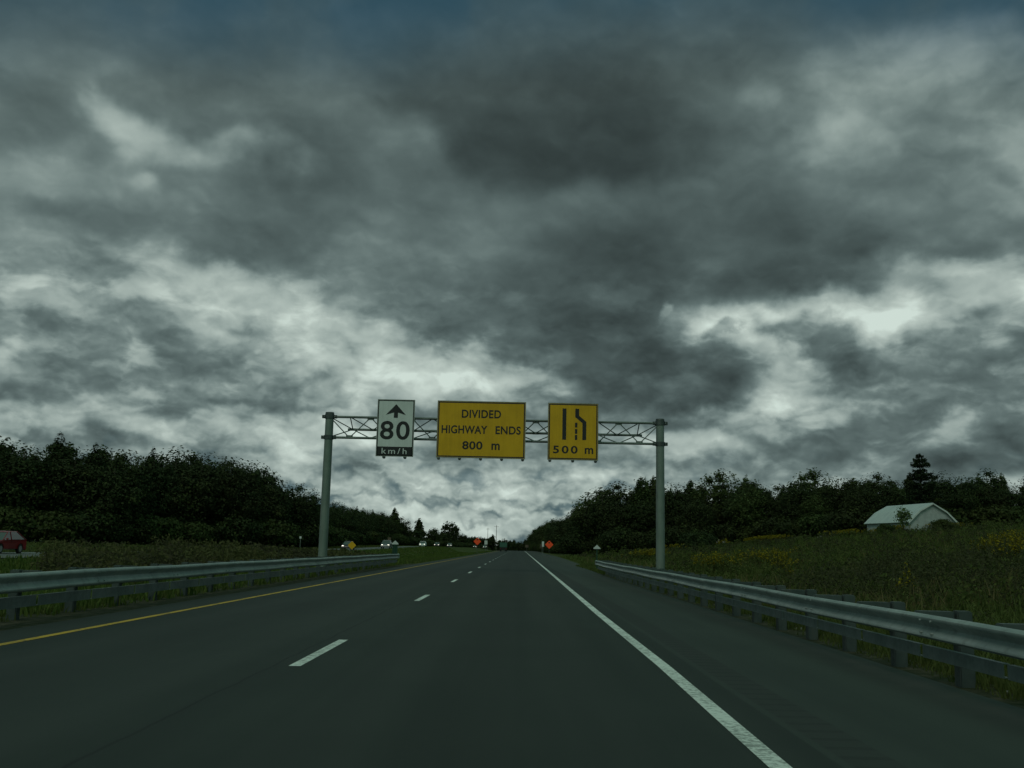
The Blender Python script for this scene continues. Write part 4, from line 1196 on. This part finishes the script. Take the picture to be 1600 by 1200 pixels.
# tall leafy weeds
def weeds(X, Y, hh, per, leaf):
    """leafy plants: a cloud of small leaf sprays about each stem"""
    n = len(X); Z = gz(X, Y)
    idx = np.repeat(np.arange(n), per); m = len(idx)
    t = rng.uniform(0.05, 1, m) ** .8
    H_ = hh[idx]; spr = H_ * (.12 + .26 * np.sin(t * 2.6)) 
    dd = rng.normal(size=(m, 2)) * .6
    P = np.stack([X[idx] + dd[:, 0] * spr, Y[idx] + dd[:, 1] * spr, Z[idx] + t * H_], 1)
    O = np.stack([dd[:, 0], dd[:, 1], np.full(m, .6)], 1)
    return leaf_quads(P, O, leaf[idx], 1.0, .4)
n = 5200
Y = spread_y(n, 8, 165); X = edge_x(Y) + 2.2 + rng.uniform(0, 1, n) ** 1.15 * np.minimum(5 + Y * .6, 78)
dxe = X - edge_x(Y)
hh = np.maximum(.25, .35 + .55 * rng.uniform(0, 1, n) + .30 * noise2(X, Y, 4.5, 1) + .35 * noise2(X, Y, 11, 6)) * np.clip(dxe * .22, .45, 1.25)
sel = noise2(X, Y, 6.5, 3) + rng.normal(0, .25, n)
a = sel > .08
lf = .032 + Y * .0007
stuff('bank_weeds', weeds(X[a], Y[a], hh[a], 56, lf[a]), M['weed'])
stuff('browning_bank_weeds', weeds(X[~a], Y[~a], hh[~a], 56, lf[~a]), M['weedbrown'])
n = 3600
Y = spread_y(n, 34, 150); X = rng.uniform(-26.5, -13, n)
kp = (noise2(X, Y, 9, 4) > -.45) & (X > opp_x(Y) + 6.2) & (X < -12 - Y * .045) & ~((X / Y < -.465) & (Y < 90))
X, Y = X[kp], Y[kp]
hh = rng.uniform(.9, 1.6, len(X)) * (1 + .25 * noise2(X, Y, 5, 3)) * np.interp(Y, [30, 90, 112, 150], [1, 1, .5, .4])
sel = noise2(X, Y, 7, 8) + rng.normal(0, .3, len(X)); a = sel > -.25
lf = .05 + Y * .0012
stuff('median_weeds', weeds(X[a], Y[a], hh[a], 30, lf[a]), M['weed'])
stuff('browning_median_weeds', weeds(X[~a], Y[~a], hh[~a], 30, lf[~a]), M['weedbrown'])

# goldenrod in flower: each clump a plant of its own
def goldenrod(x, y, w, h, label, m_=None):
    z = float(gz(x, y))
    t = thing('goldenrod_clump', label, 'wildflowers', (x, y, z), 0, 'goldenrod clumps on the right bank')
    ns = max(4, int(30 * (w if w < .5 else max(.7, w)) * (.5 if w < .5 else 1))); leaf = .045 + y * .0007
    sx = rng.normal(0, w * .34, ns); sy = rng.normal(0, w * .22, ns); sh = h * rng.uniform(.7, 1.05, ns)
    zz = gz(x + sx, y + sy) - z
    b = MB()
    for i in range(ns):
        b.tube([(sx[i], sy[i], zz[i] - .05), (sx[i] + .04, sy[i], zz[i] + sh[i])], [.008 + y * .0001, .004 + y * .00005], 4, False)
    tag(b.build('stems', M['weed'], t), kind='stuff')
    per = 12
    i = np.repeat(np.arange(ns), per); tt = rng.uniform(.1, .8, len(i))
    P = np.stack([sx[i] + rng.normal(0, .12, len(i)), sy[i] + rng.normal(0, .12, len(i)), zz[i] + sh[i] * tt], 1)
    lv = link_mesh('leaves', quads_mesh('goldenrod_leaves', leaf_quads(P, np.tile([0, 0, 1.0], (len(i), 1)), leaf, 1.0, .35)), M['weed'], t)
    per = 14
    i = np.repeat(np.arange(ns), per); f = rng.uniform(0, 1, len(i))
    P = np.stack([sx[i] + .04 + rng.normal(0, .07, len(i)) + f * .08, sy[i] + rng.normal(0, .07, len(i)), zz[i] + sh[i] * (.78 + .24 * f)], 1)
    bl = link_mesh('blooms', quads_mesh('goldenrod_blooms', leaf_quads(P, np.tile([0, 0, 1.0], (len(i), 1)), leaf * .62, 1.0, .5)), M['bloom'], t)
    tag(lv, kind='stuff'); tag(bl, kind='stuff')
for g in GOLD: goldenrod(*g)
